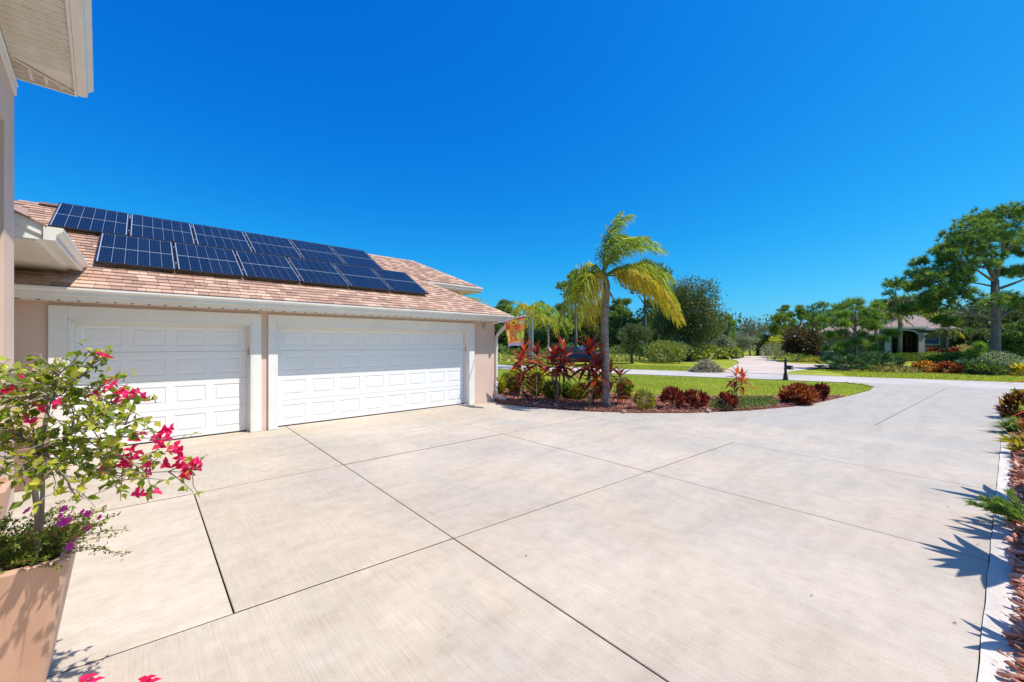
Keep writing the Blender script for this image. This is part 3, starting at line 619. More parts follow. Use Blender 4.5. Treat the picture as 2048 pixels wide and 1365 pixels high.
# ================================================================== SOLAR PANELS
def cellmat():
    m = bpy.data.materials.new('solar_cell'); m.use_nodes = True; n = m.node_tree; N = n.nodes; L = n.links; b = N['Principled BSDF']
    b.inputs['Roughness'].default_value = .16; b.inputs['Specular IOR Level'].default_value = .16; b.inputs['Coat Weight'].default_value = .05; b.inputs['Coat Roughness'].default_value = .04
    tc = N.new('ShaderNodeTexCoord'); mp = N.new('ShaderNodeMapping'); L.new(tc.outputs['Object'], mp.inputs[0])
    sx = N.new('ShaderNodeSeparateXYZ'); L.new(mp.outputs[0], sx.inputs[0])
    def lines(ax, per, wdt):
        a = N.new('ShaderNodeMath'); a.operation = 'MULTIPLY'; a.inputs[1].default_value = 1 / per; L.new(sx.outputs[ax], a.inputs[0])
        f = N.new('ShaderNodeMath'); f.operation = 'FRACT'; L.new(a.outputs[0], f.inputs[0])
        c = N.new('ShaderNodeMath'); c.operation = 'LESS_THAN'; c.inputs[1].default_value = wdt; L.new(f.outputs[0], c.inputs[0]); return c.outputs[0]
    a = lines(0, .0395, .05); c = lines(1, .0745, .11)
    mx = N.new('ShaderNodeMath'); mx.operation = 'MAXIMUM'; L.new(a, mx.inputs[0]); L.new(c, mx.inputs[1])
    sc = N.new('ShaderNodeMath'); sc.operation = 'MULTIPLY'; sc.inputs[1].default_value = .5; L.new(mx.outputs[0], sc.inputs[0])
    t = N.new('ShaderNodeObjectInfo'); r = N.new('ShaderNodeValToRGB'); e = r.color_ramp.elements
    e[0].color = (.002, .006, .016, 1); e[1].color = (.004, .010, .028, 1); L.new(t.outputs['Random'], r.inputs[0])
    mi = N.new('ShaderNodeMixRGB'); mi.inputs[2].default_value = (.10, .16, .28, 1); L.new(r.outputs[0], mi.inputs[1]); L.new(sc.outputs[0], mi.inputs[0]); L.new(mi.outputs[0], b.inputs['Base Color'])
    return m
cell_m = cellmat(); sheet_m = mat('backsheet', (.33, .37, .43), rough=.25, spec=.5); frame_m = mat('panel_frame', (.03, .032, .036), rough=.35, spec=.5, metallic=.3)
rail_m = mat('rail', (.55, .56, .58), rough=.35, metallic=.8)
PWd, PLn = 1.043, 1.555
def slope(x, s, h): return Vector((x, EY + s * ct - h * st_, EZ + s * st_ + h * ct))
proto = None
ords = ['first', 'second', 'third', 'fourth', 'fifth', 'sixth']
RX = Matrix.Rotation(TH, 4, 'X')
for row, (x0, s0, nm) in enumerate(((-.607, .87, 'lower'), (-1.28, 2.455, 'upper'))):
    for k in range(6):
        lab = f'{ords[k]} blue solar panel from the left in the {nm} row on the garage roof'
        base = slope(x0 + k * 1.063, s0, .115)
        if proto is None:
            root = thing('solar_panel', (0, 0, 0), lab, 'solar panel', 'solar panels on the garage roof')
            m = MB(); t = .035
            m.box(0, PWd, 0, .018, -t, .002); m.box(0, PWd, PLn - .018, PLn, -t, .002); m.box(0, .018, .018, PLn - .018, -t, .002); m.box(PWd - .018, PWd, .018, PLn - .018, -t, .002)
            m.build('frame', frame_m, root)
            m = MB(); m.box(.018, PWd - .018, .018, PLn - .018, -.012, -.004); m.build('backsheet', sheet_m, root)
            cw = (PWd - .036 - .03 - 5 * .0045) / 6; ch = (PLn - .036 - .03 - .026) / 2
            cme = None
            for j in range(2):
                for i in range(6):
                    if cme is None:
                        m = MB(); m.box(0, cw, 0, ch, -.0035, -.001); c = m.build('cell', cell_m, root); cme = c.data
                    else: c = bpy.data.objects.new('cell', cme); COL.objects.link(c); c.parent = root
                    c.location = (.033 + i * (cw + .0045), .033 + j * (ch + .026), 0)
            m = MB()
            for yy in (.3, 1.2): m.box(-.012, PWd + .012, yy, yy + .04, -.08, -.036)
            m.build('mounting_rail', rail_m, root)
            m = MB()
            for yy in (.3, 1.2): m.box(PWd - .001, PWd + .019, yy - .01, yy + .05, -.035, .006)
            m.build('clamp', rail_m, root)
            proto = root; new = root
        else:
            new = proto.copy(); COL.objects.link(new); new['label'] = lab
            for ch_ in list(proto.children): c2 = ch_.copy(); COL.objects.link(c2); c2.parent = new
        new.matrix_world = Matrix.Translation(base) @ RX
# ================================================================== HOUSE FLAG ON ITS POLE
fl_ = thing('house_flag', (7.42, 9.28, 2.28), 'orange autumn flag printed with pumpkins, on a white pole at the garage corner', 'flag')
p0 = Vector((7.42, 9.27, 2.27)); p1 = Vector((7.44, 7.60, 2.50))
m = MB(); m.tube([p0, p1], .012, 8); m.build('flag_pole', white, fl_, smooth=False)
m = MB(); m.tube([p1, p1 + (p1 - p0).normalized() * .05], [.024, .008], 8); m.build('finial', white, fl_)
m = MB(); m.box(7.39, 7.45, 9.285 - .01, 9.329, 2.20, 2.36); m.tube([(7.42, 9.29, 2.265), (7.42, 9.19, 2.285)], .022, 8); m.build('bracket', grey_metal, fl_)
nx, ny = 40, 56; d = (p1 - p0).normalized(); st0 = p0 + d * .90; Wf, Hf = .80, .76
blobs = [  # x, y (0..1, y down), rx, ry, colour
 (.5, .5, .9, .9, (.80, .34, .10)), (.12, .06, .2, .08, (.62, .28, .50)), (.80, .06, .22, .05, (.75, .10, .05)), (.82, .22, .22, .14, (.50, .42, .16)), (.80, .2, .10, .03, (.72, .62, .3)),
 (.13, .25, .10, .19, (.72, .06, .02)), (.16, .12, .05, .1, (.80, .30, .03)), (.45, .16, .19, .15, (.90, .45, .03)), (.45, .16, .14, .10, (.95, .62, .05)), (.45, .16, .06, .05, (.06, .03, .02)),
 (.58, .32, .14, .11, (.85, .13, .03)), (.36, .36, .13, .11, (.90, .32, .04)), (.12, .50, .14, .14, (.92, .60, .06)), (.10, .52, .06, .1, (.95, .85, .35)), (.33, .52, .10, .09, (.88, .20, .03)), (.35, .50, .04, .03, (.10, .45, .25)),
 (.90, .42, .11, .14, (.90, .30, .04)), (.22, .70, .17, .12, (.92, .42, .05)), (.14, .74, .08, .09, (.95, .70, .1)), (.42, .76, .15, .13, (.85, .12, .03)), (.42, .72, .05, .08, (.95, .45, .1)),
 (.76, .66, .23, .17, (.93, .75, .07)), (.68, .68, .07, .15, (.55, .68, .08)), (.78, .68, .06, .16, (.30, .60, .15)), (.87, .67, .05, .14, (.75, .75, .08)), (.72, .50, .04, .06, (.2, .35, .1)), (.6, .86, .3, .05, (.90, .42, .1))]
V = []; C_ = []
for j in range(ny + 1):
    v = j / ny
    for i in range(nx + 1):
        u = i / nx; wob = .035 * math.sin(u * 9 + v * 3) * (.15 + v) + .02 * math.sin(u * 4 - v * 5) * v
        q = st0 + d * (Wf * (u * (1 - .16 * v) + .15 * v)) + Vector((wob, 0, -Hf * v * (1 - .03 * math.sin(u * 6)))); V.append(q)
        c = (.45, .40, .60)
        if v < .91:
            for bx, by, rx, ry, cc in blobs:
                a = ((u - bx) / rx) ** 2 + ((v - by) / ry) ** 2
                if a < 1: c = cc
                elif a < 1.12 and rx < .5: c = (.35, .10, .03)
        C_.append((*c, 1))
m = MB(); W1 = nx + 1
m.add(V, [(j * W1 + i, j * W1 + i + 1, (j + 1) * W1 + i + 1, (j + 1) * W1 + i) for j in range(ny) for i in range(nx)])
fm = bpy.data.materials.new('flag_print'); fm.use_nodes = True; N = fm.node_tree.nodes; L = fm.node_tree.links; b = N['Principled BSDF']; b.inputs['Roughness'].default_value = .8
at = N.new('ShaderNodeAttribute'); at.attribute_name = 'Col'; L.new(at.outputs['Color'], b.inputs['Base Color'])
tr = N.new('ShaderNodeBsdfTranslucent'); L.new(at.outputs['Color'], tr.inputs[0]); mx = N.new('ShaderNodeMixShader'); mx.inputs[0].default_value = .4
L.new(b.outputs[0], mx.inputs[1]); L.new(tr.outputs[0], mx.inputs[2]); L.new(mx.outputs[0], N['Material Output'].inputs[0])
o = m.build('flag_cloth', fm, fl_, smooth=True, recalc=False)
ca = o.data.color_attributes.new('Col', 'FLOAT_COLOR', 'POINT'); ca.data.foreach_set('color', np.array(C_, dtype=np.float32).ravel())
# ================================================================== POTS AND THE BOUGAINVILLEA
def square_pot(name, c, ax, top, bot, h, label, fill=soil):
    t = thing(name, (c[0], c[1], 0), label, 'plant pot'); ay = Vector((-ax.y, ax.x, 0)); c = Vector((c[0], c[1], 0))
    def ring(hw, z, r):
        o = []
        for sx, sy in ((1, 1), (-1, 1), (-1, -1), (1, -1)):
            for k in range(5):
                a = math.atan2(sy, sx) - math.pi / 4 + k / 4 * math.pi / 2; o.append(c + ax * (sx * (hw - r) + r * math.cos(a)) + ay * (sy * (hw - r) + r * math.sin(a)) + Vector((0, 0, z)))
        return o
    m = MB(); rs = [ring(bot - .01, 0, .03), ring(bot, .015, .035)] + [ring(bot + (top - bot) * k / 6 , .015 + (h - .02) * k / 6, .035) for k in range(1, 6)] + [ring(top, h - .01, .035), ring(top - .004, h, .035), ring(top - .04, h, .03), ring(top - .05, h - .06, .03)]
    n = 20; m.add([p for r_ in rs for p in r_], [(i * n + k, i * n + (k + 1) % n, (i + 1) * n + (k + 1) % n, (i + 1) * n + k) for i in range(len(rs) - 1) for k in range(n)] + [tuple(reversed(range(n)))])
    m.build('pot_body', clay, t, smooth=False)
    m = MB(); m.add(ring(top - .046, h - .05, .03), [tuple(range(n))]); m.build('potting_soil', fill, t)
    return t, c
PAX = Vector((1, 0, 0)); corner = P(140, 1118, 1.95); HP = corner.z; tw = .29
pc = Vector((corner.x - tw, corner.y + tw, 0))
square_pot('plant_pot', pc, PAX, tw, .185, HP, 'tall tapered square terracotta pot holding the bougainvillea, nearest the camera')
c2 = G(-75, 1115); c2 = P(-95, 1115, 2.95)
p2o, p2c = square_pot('plant_pot', (c2.x, c2.y), wd_, .27, .17, .66, 'square terracotta pot of mulch standing behind the bougainvillea by the wall')
V = []; n = 500; pts = np.array([[p2c.x, p2c.y]]) + (rng.random((n, 2)) - .5) * .42
th = rng.random(n) * 6.28; A = np.column_stack([np.cos(th), np.sin(th), rng.normal(0, .4, n)]); Vv, Ff = leafquads(np.column_stack([pts, np.full(n, .61) + rng.random(n) * .03]), A, .05, .02)
npmesh('bark_mulch', Vv, Ff, mulch_c, p2o, kind='stuff')
# low brown planter box at the garage's inner corner
bx = thing('planter_box', (-1.15, 7.7, 0), 'low dark brown square planter box in the corner by the left garage door', 'planter box')
m = MB(); m.box(-1.40, -.93, 7.43, 8.2, 0, .5); m.build('box_body', stucco_dark, bx, bevel=.01)
m = MB(); m.box(-1.37, -.96, 7.46, 8.17, .5001, .505); m.build('box_soil', soil, bx)
# ---- bougainvillea
tb = pc + Vector((0, 0, HP - .05)); CD = tb.dot(FW)
bg_ = thing('bougainvillea', tb, 'bougainvillea with magenta flowers growing in the tall terracotta pot', 'flowering shrub')
def CP(u, v, dd=0.): return P(u, v, CD + dd)
wood = MB(); rr = random.Random(11); twig_pts = []
fork1 = CP(78, 905, .0); fork2 = CP(100, 800, .02)
base = CP(72, 1085, 0)
wood.tube([base + Vector((0, 0, -.05)), CP(76, 1030, .01), CP(70, 985, -.01), CP(78, 940), fork1], [.013, .012, .011, .010, .009], 8)
wood.tube([base + RT * .012 + Vector((0, 0, -.04)), CP(84, 1020, .02), CP(86, 970, .01), CP(80, 930), fork1], [.008, .009, .008, .008, .007], 7)
wood.tube([fork1, CP(88, 860), fork2], [.009, .008, .007], 7)
limbs = [  # (start, mid px, end px, depth off, radius)
 (fork1, (150, 905), (300, 930), .05, .007), (fork1, (120, 880), (205, 835), -.05, .008), (fork2, (170, 800), (270, 800), .02, .006), (fork2, (150, 760), (190, 715), .0, .005),
 (fork2, (90, 760), (60, 790), .10, .005), (fork2, (60, 800), (5, 800), -.02, .006), (fork1, (40, 880), (-40, 860), -.1, .007), (fork2, (110, 770), (110, 745), -.10, .005),
 (fork1, (50, 930), (-20, 950), -.18, .006), (fork1, (160, 930), (250, 960), .14, .006), (fork1, (170, 880), (320, 880), -.04, .006), (fork2, (170, 830), (250, 850), -.14, .005),
 (fork1, (110, 930), (150, 990), -.16, .005), (fork1, (210, 940), (385, 945), .0, .005), (fork2, (130, 790), (230, 770), .14, .005), (fork1, (60, 850), (20, 740), .12, .006), (fork1, (20, 900), (-90, 790), .05, .007), (fork2, (50, 770), (-60, 740), .0, .006)]
tips = []
for st, mp, ep, dd, r_ in limbs:
    a = np.array(st); b_ = np.array(CP(*mp, dd * .5)); c_ = np.array(CP(*ep, dd))
    pts = bez(a, b_ * 2 - (a + c_) / 2, c_, 9); pts[1:-1] += rng.normal(0, .008, (7, 3)); wood.tube([Vector(p) for p in pts], list(np.linspace(r_ * .8, .002, 9)), 5)
    for k in range(21):
        i = rr.randint(2, 8); p = Vector(pts[i]); d = (Vector(pts[i]) - Vector(pts[i - 1])).normalized()
        q = (d * .6 + Vector(rdirs(1)[0]) * .9 + Vector((0, 0, .15))).normalized(); ln = rr.uniform(.06, .19); e1 = p + q * ln * .5 + Vector(rdirs(1)[0]) * .01; e2 = p + q * ln + Vector((0, 0, -.01)) + Vector(rdirs(1)[0]) * .015
        wood.tube([p, e1, e2], [.003, .0022, .0014], 4); tips.append((p, e1, e2))
wood.build('branches', bark_grey, bg_, smooth=True)
lfme = []
def leafmesh(name, segs, wd, m, curl=.15, fold=.12):
    "unit-length leaf along +X with width profile wd"
    mb = MB(); n = len(segs); vs = []
    for s_, w_ in zip(segs, wd):
        z = -curl * s_ * s_; vs += [(s_, -w_, z + fold * w_), (s_, 0, z), (s_, w_, z + fold * w_)]
    fs = []
    for i in range(n - 1):
        a = i * 3; fs += [(a, a + 3, a + 4, a + 1), (a + 1, a + 4, a + 5, a + 2)]
    me = bpy.data.meshes.new(name); me.from_pydata(vs, [], fs); me.materials.append(m); me.polygons.foreach_set('use_smooth', [True] * len(fs)); return me
lfme = [leafmesh('leaf', [0, .18, .5, .8, 1], [.03, .26, .33 + k * .03, .20, .01], lf_boug, .1 + .15 * k, .5 + .2 * k) for k in range(3)]
def place(me, name, parent, loc, axis, nrm, sc, orgv=None):
    o = bpy.data.objects.new(name, me); COL.objects.link(o); o.parent = parent
    x = Vector(axis).normalized(); z = (Vector(nrm) - x * Vector(nrm).dot(x)).normalized(); y = z.cross(x)
    M_ = Matrix((x, y, z)).transposed().to_4x4(); M_.translation = Vector(loc) - org(parent)
    o.matrix_local = M_ @ Matrix.Diagonal((sc, sc, sc, 1)); return o
LC = []
for p, e1, e2 in tips:
    for k in range(rr.choice((3, 3, 4, 5))):
        q = p.lerp(e2, rr.uniform(.3, 1)); LC.append((q, Vector(rdirs(1)[0]) + Vector((0, 0, -.1)), (sd * .6 + Vector((0, 0, .6)) + Vector(rdirs(1)[0]) * .9), rr.uniform(.026, .056)))
rr.shuffle(LC)
for q, a, n_, s_ in LC[:300]: place(rr.choice(lfme), 'leaf', bg_, q, a, n_, s_)
rest = LC[300:]
C = np.array([tuple(q) for q, *_ in rest]); A = np.array([tuple(a) for _, a, *_ in rest]); Nn = np.array([tuple(n_) for _, _, n_, _ in rest]); ln = np.array([s_ for *_, s_ in rest])
Vv, Ff = leafquads(C, A, ln, ln * .66, Nn, .25); npmesh('small_leaves', Vv, Ff, lf_boug_r, bg_, kind='stuff')
fl_px = [(45, 755, .1), (52, 778, .1), (84, 768, .1), (8, 790, 0), (14, 786, 0), (57, 838, 0), (87, 818, 0), (232, 767, .02), (210, 783, .05), (250, 778, 0), (268, 792, 0), (285, 796, 0), (274, 784, 0), (236, 805, .1), (228, 818, .1), (243, 783, 0), (203, 706, 0), (325, 866, 0), (312, 878, 0), (332, 862, .02), (318, 892, 0), (350, 893, 0), (268, 915, 0), (250, 925, 0), (258, 920, 0), (360, 912, 0), (290, 935, .02), (296, 945, .02), (335, 927, 0), (375, 938, 0), (368, 950, 0), (393, 932, 0), (372, 952, 0), (300, 988, .05), (276, 985, .05), (205, 940, .1), (270, 880, .1), (112, 812, -.1), (210, 935, .05), (380, 944, 0), (190, 790, .1), (20, 870, .0), (320, 872, .03), (338, 876, -.02), (345, 905, 0), (384, 930, 0), (366, 932, .02), (262, 900, 0), (255, 930, .02), (240, 790, .03), (222, 775, .0)]
brm = leafmesh('bract', [0, .25, .6, 1], [.05, .34, .36, .02], bract, .35, .45)
for u, v, dd in [q_ for p_ in fl_px for q_ in (p_, (p_[0] + rr.uniform(-13, 13), p_[1] + rr.uniform(-11, 11), p_[2] + rr.uniform(-.03, .03)))]:
    c = CP(u, v, dd); f = bpy.data.objects.new('flower', None); COL.objects.link(f); f.parent = bg_; f.location = c - org(bg_); ORG[f] = c
    ax = Vector(rdirs(1)[0]) * .7 - FW * .5 + Vector((0, 0, .3)); ax.normalize(); s1 = ax.cross(Vector((.3, .2, 1))).normalized(); s2 = ax.cross(s1); s_ = rr.uniform(.023, .035)
    for k in range(3):
        t_ = 2 * math.pi * k / 3 + rr.random(); rad = s1 * math.cos(t_) + s2 * math.sin(t_); place(brm, 'bract', f, c, rad + ax * .5, ax, s_)
# ---- purslane skirt in the pot
ps = thing('purslane', (pc.x, pc.y, HP), 'low trailing purslane with purple flowers filling the rim of the terracotta pot', 'flowering plant')
st = MB(); C = []; A = []
cz = HP - .03
for k in range(150):
    a = rr.random() * 6.28; r0 = rr.random() ** .6 * tw * .95; p = pc + Vector((math.cos(a), math.sin(a), 0)) * r0 + Vector((0, 0, cz)); out = Vector((math.cos(a), math.sin(a), 0)) * rr.uniform(.05, .16) + RT * rr.uniform(0, .13)
    up = rr.uniform(.02, .17); e = p + out + Vector((0, 0, up)); pts = bez(p, p + Vector((0, 0, up)) + out * .3, e, 6); st.tube([Vector(x) for x in pts], .0016, 4, cap=False)
    for i in range(1, 6):
        for _ in range(7): C.append(pts[i] + rng.normal(0, .006, 3)); A.append(rdirs(1)[0] + np.array([0, 0, .4]))
for (u, v), (u2, v2) in (((150, 1095), (250, 1110)), ((120, 1090), (230, 1030)), ((90, 1120), (95, 1210)), ((140, 1080), (245, 1060)), ((60, 1120), (30, 1130))):
    p = P(u, v, 2.0); e = P(u2, v2, 1.96); pts = bez(p, (np.array(p) + np.array(e)) / 2 + np.array([0, 0, .02]), e, 8); st.tube([Vector(x) for x in pts], .002, 4)
    for i in range(3, 8):
        for _ in range(5 if v2 < 1150 else 0): C.append(pts[i] + rng.normal(0, .006, 3)); A.append(rdirs(1)[0])
st.build('stems', mat('red_stem', (.42, .17, .10), (.30, .22, .08), scale=20, rough=.6), ps)
C = np.array(C); Vv, Ff = leafquads(C, np.array(A), .018 + rng.random(len(C)) * .010, .009, None, .3); npmesh('fleshy_leaves', Vv, Ff, leafmat('purslane_leaf', (.06, .13, .02), (.38, .42, .06), (.17, .26, .03), t=.3), ps, kind='stuff')
pet = leafmesh('petal', [0, .4, .8, 1], [.06, .3, .36, .2], purple, .1, .15)
for u, v, s_ in ((128, 1045, .026), (55, 1022, .02), (128, 1018, .018), (176, 1028, .018), (178, 1055, .020), (140, 1093, .02), (200, 1035, .014), (165, 1024, .015), (122, 1032, .014), (140, 1040, .015)):
    c = P(u, v, 2.0); f = bpy.data.objects.new('flower', None); COL.objects.link(f); f.parent = ps; f.location = c - org(ps); ORG[f] = c
    ax = (-FW + Vector((0, 0, .8)) + Vector(rdirs(1)[0]) * .4).normalized(); s1 = ax.cross(Vector((0, 0, 1))).normalized(); s2 = ax.cross(s1)
    for k in range(6): t_ = k * 1.047; place(pet, 'petal', f, c, s1 * math.cos(t_) + s2 * math.sin(t_) + ax * .25, ax, s_)
# flowers of a low plant just under the frame
lp_c = P(225, 1440, 1.30)
lp = thing('pink_flowers', (lp_c.x, lp_c.y, 0), 'pink flower tops just showing at the bottom edge beside the pot', 'flowering plant')
m = MB()
for u, v in ((172, 1359), (185, 1366), (290, 1362), (300, 1368), (240, 1400)):
    c = P(u, v, 1.30); m.tube([Vector((lp_c.x, lp_c.y, 0)), lp_c * .5 + c * .5 - Vector((0, 0, .15)), c], .002, 4)
    for k in range(3): place(brm, 'bract', lp, c, Vector((math.cos(k * 2.1), math.sin(k * 2.1), .35)), (0, 0, 1), .028)
m.build('stems', cane, lp)
n = 260; C = np.array(tuple(P(230, 1470, 1.3))) + rng.normal(0, .05, (n, 3)) * np.array([1, 1, .8]); Vv, Ff = leafquads(C, rdirs(n), .035, .02, None, .2); npmesh('leaves', Vv, Ff, lf_boug_r, lp, kind='stuff')

# ================================================================== TI PLANTS (cordyline)
def strap_mesh(name, m, droop, w):
    return leafmesh(name, [0, .12, .3, .5, .72, .9, 1], [w * .25, w * .55, w, w * 1.08, w * .8, w * .35, .005], m, droop, .45)
TI = [strap_mesh('leaf', lf_ti, d_, w_) for d_, w_ in ((.12, .105), (.35, .12), (.6, .11))]
TIO = [strap_mesh('leaf', lf_ti_o, d_, w_) for d_, w_ in ((.12, .11), (.35, .12))]
def ti_plant(base, heads, label, orange=.12, group='ti plants in the mulch bed', name='ti_plant'):
    "heads: (offset right m, offset depth m, height of the head centre, head length, leaves, leaf length)"
    t = thing(name, tuple(base), label, 'ti plant', group); base = Vector(base)
    for dr, dd, hz, hl, n, L_ in heads:
        top = base + RT * dr + FW * dd + Vector((0, 0, hz + hl * .5)); st0 = base + RT * rr.uniform(-.06, .06) + FW * rr.uniform(-.05, .05)
        m = MB(); mid = st0.lerp(top, .5) + RT * rr.uniform(-.04, .04); pts = bez(np.array(st0), np.array(mid), np.array(top), 7); m.tube([Vector(p) for p in pts], [.014, .013, .012, .011, .011, .010, .008], 6); m.build('cane', cane, t, smooth=True)
        for k in range(n):
            f = k / max(1, n - 1); a = k * 2.4 + rr.random() * .5; el = R(80 - 95 * (1 - f) ** .8) + rr.gauss(0, .12)
            q = top + Vector((0, 0, -hl * (1 - f))); d = Vector((math.cos(a) * math.cos(el), math.sin(a) * math.cos(el), math.sin(el)))
            mlist = TIO if rr.random() < orange * (.7 + 2.2 * f) else TI
            place(rr.choice(mlist), 'leaf', t, q, d, Vector((0, 0, 1)) + d * -.2 + Vector(rdirs(1)[0]) * .25, L_ * rr.uniform(.75, 1.15) * (.8 + .25 * (1 - f)) * 1.2)
    return t
gz = lambda u, v: (lambda q: (q.x, q.y, .03))(G(u, v, .03))
ti_plant(gz(1047, 803), [(-.10, .0, .95, .55, 22, .42), (.02, .3, 1.30, .45, 20, .45), (-.05, -.1, .45, .3, 9, .35), (.0, .1, .62, .30, 10, .38)], 'tall ti plant of three maroon heads just right of the garage downspout', .22)
ti_plant(gz(1075, 797), [(.02, .5, 1.22, .45, 26, .46)], 'slender ti plant on bare leaning canes in front of the grey pole', .08)
ti_plant(gz(1112, 803), [(-.02, .1, 1.12, .5, 24, .46), (.24, .2, 1.22, .5, 24, .50), (.16, -.1, .95, .35, 14, .45), (-.1, .2, 1.05, .3, 12, .4)], 'broad ti plant with a magenta top on bare canes beside the black post', .2)
ti_plant(gz(1180, 814), [(.0, .0, 1.35, .6, 34, .50), (.15, -.1, .95, .5, 26, .44), (-.02, .1, .70, .45, 18, .42), (.22, .1, .62, .3, 12, .40), (-.12, .1, .42, .2, 8, .35)], 'tallest dark red ti plant leaning against the left of the palm trunk', .18)
ti_plant(gz(1236, 810), [(-.20, .1, .82, .35, 16, .36), (.08, .0, .75, .30, 16, .36), (.02, .0, .32, .30, 12, .28)], 'small sparse red ti plant just right of the palm trunk', .12)
ti_plant(gz(1478, 803), [(-.08, 0, .72, .3, 16, .34), (.12, .05, .58, .3, 18, .34), (-.15, .1, .40, .2, 8, .26)], 'single orange-red ti plant alone on the lawn edge left of the mailbox', .65)
# plants of the roadside bed that stand just past the frame and throw spiky shadows on the drive
for x, y, h, L_, lab in ((5.45, -.96, 1.30, .50, 'ti plant beyond the border strip casting the largest spiky shadow'), (6.1, -.95, .95, .38, 'short ti plant beyond the border strip behind the juniper'), (7.45, -1.12, 1.2, .48, 'ti plant beyond the border strip casting the dense middle shadow'), (3.95, -.66, .6, .26, 'small ti plant beyond the border strip near the camera'), (10.6, -1.42, .5, .28, 'ti plant beyond the border strip by the strappy grass')):
    ti_plant((x, y, .03), [(0, 0, h, .3, 20, L_), (.12, -.05, h * .6, .25, 10, L_ * .8)], lab, .1, 'ti plants along the border strip')

# ================================================================== SMALL SHRUBS
def shrub(name, base, rx, rz_, n, leaf, m, label, cat='shrub', group=None, stems=5, ls=(.6, 1.3), wr=.4, up=.35, lump=0., rd=None, stemm=None):
    base = Vector(base); t = thing(name, tuple(base), label, cat, group); rd = rd or rx
    mb = MB(); heads = []
    for k in range(stems):
        a = rr.random() * 6.28; q = base + RT * math.cos(a) * rx * .6 * rr.random() + FW * math.sin(a) * rd * .6 * rr.random() + Vector((0, 0, rz_ * rr.uniform(.9, 1.6))); heads.append(q); mb.tube([base, base.lerp(q, .5) + Vector((0, 0, .03)), q], [max(.006, rx * .03), max(.005, rx * .02), .003], 5)
    mb.build('stems', stemm or cane, t)
    d = rdirs(n); r_ = rng.random(n) ** .45; nb = max(6, int(n / 60)); bc = rdirs(nb)
    if lump: # clumpy heads
        idx = rng.integers(0, nb, n); d = unit(bc[idx] + rng.normal(0, .28, (n, 3))); r_ = (.55 + .5 * rng.random(nb))[idx] * (.75 + .3 * rng.random(n))
    C = np.array(base) + np.array(RT)[None] * d[:, :1] * r_[:, None] * rx + np.array(FW)[None] * d[:, 1:2] * r_[:, None] * rd + np.array([[0, 0, 1.]]) * (rz_ + d[:, 2:] * r_[:, None] * rz_)
    C[:, 2] = np.maximum(C[:, 2], base.z + .01)
    A = np.array(RT)[None] * d[:, :1] + np.array(FW)[None] * d[:, 1:2] + np.array([[0, 0, 1.]]) * (d[:, 2:] + up) + rng.normal(0, .45, (n, 3))
    ln = leaf * (ls[0] + (ls[1] - ls[0]) * rng.random(n)); Vv, Ff = leafquads(C, A, ln, ln * wr, None, .2)
    npmesh('foliage', Vv, Ff, m, t, kind='stuff'); return t
lf_shrub = leafmat('shrub_leaf', (.07, .13, .025), (.55, .36, .06), (.19, .27, .04), t=.4)
lf_gy = leafmat('yellow_shrub_leaf', (.16, .22, .02), (.80, .68, .08), (.46, .48, .05), t=.45)
gp_ = 'low yellow-green shrubs behind the ti plants'
for u, v, w_, h_, m, lab in ((1000, 790, 20, 30, lf_gy, 'yellow-green shrub half hidden behind the downspout'), (1030, 765, 26, 26, lf_gy, 'round golden shrub on the lawn, second from the house corner'), (1072, 768, 46, 34, lf_gy, 'wide golden shrub on the lawn behind the first ti plants'),
    (1012, 775, 20, 24, lf_shrub, 'dark green shrub at the house corner end of the bed'), (1030, 790, 24, 34, lf_shrub, 'green and yellow shrub behind the first ti plant'), (1072, 795, 40, 40, lf_shrub, 'mixed green and orange shrub between the first and second ti plant'), (1105, 800, 30, 36, lf_shrub, 'dark low shrub left of the black post'),
    (1135, 797, 26, 26, lf_mid, 'bright green shrub right of the black post'), (1157, 800, 34, 28, lf_gy, 'yellow-tipped shrub left of the tallest ti plant'), (1198, 800, 22, 28, lf_gy, 'yellow-tipped shrub hidden behind the palm trunk'), (1250, 800, 30, 34, lf_shrub, 'green and orange shrub behind the small red ti plant')):
    D_ = 1400 / (v - 688); q = G(u, v); shrub('shrub', (q.x, q.y, .0), w_ / 2 * D_ / 800, h_ / 2 * D_ / 800 * 1.1, 1500, .11, m, lab, group=gp_, lump=.3)
q = G(1289, 821); shrub('green_croton', (q.x, q.y, 0), .30, .27, 1300, .07, lf_shrub, 'rounded dark green shrub on the mulch right of the palm', lump=.3)
for u, v, w_, h_, n, lab in ((1345, 819, 40, 38, 750, 'tall leggy dark red croton, first right of the green shrub'), (1392, 819, 40, 36, 750, 'upright dark red croton between two others on the mulch'), (1450, 820, 36, 28, 520, 'small low dark red croton left of the ground cover')):
    D_ = 1400 / (v - 688); q = G(u, v); shrub('croton', (q.x, q.y, .02), w_ / 2 * D_ / 800, h_ / 2 * D_ / 800, n, .14, lf_croton, lab, group='red crotons in the mulch bed', lump=.5, wr=.26, up=.9, stems=9, ls=(.5, 1.5))
D_ = 1400 / (808 - 688); q = G(1600, 808); shrub('croton', (q.x, q.y, .0), .50, .25, 2000, .14, leafmat('croton_leaf_mix', (.05, .016, .016), (.62, .17, .05), (.23, .04, .03)), 'widest red and orange croton hedge at the right end of the mulch bed', group='red crotons in the mulch bed', lump=.5, wr=.28, up=.9, stems=14, rd=.45, ls=(.5, 1.5))
q = G(1640, 801); shrub('croton', (q.x, q.y, .0), .19, .26, 600, .15, lf_croton, 'dark leggy croton at the right end of the wide croton hedge', group='red crotons in the mulch bed', lump=.5, wr=.36, up=.8)
gc_ = [(G(u, v).x, G(u, v).y) for u, v in ((1420, 822), (1470, 823), (1530, 818), (1560, 812), (1540, 800), (1470, 802), (1420, 806))]
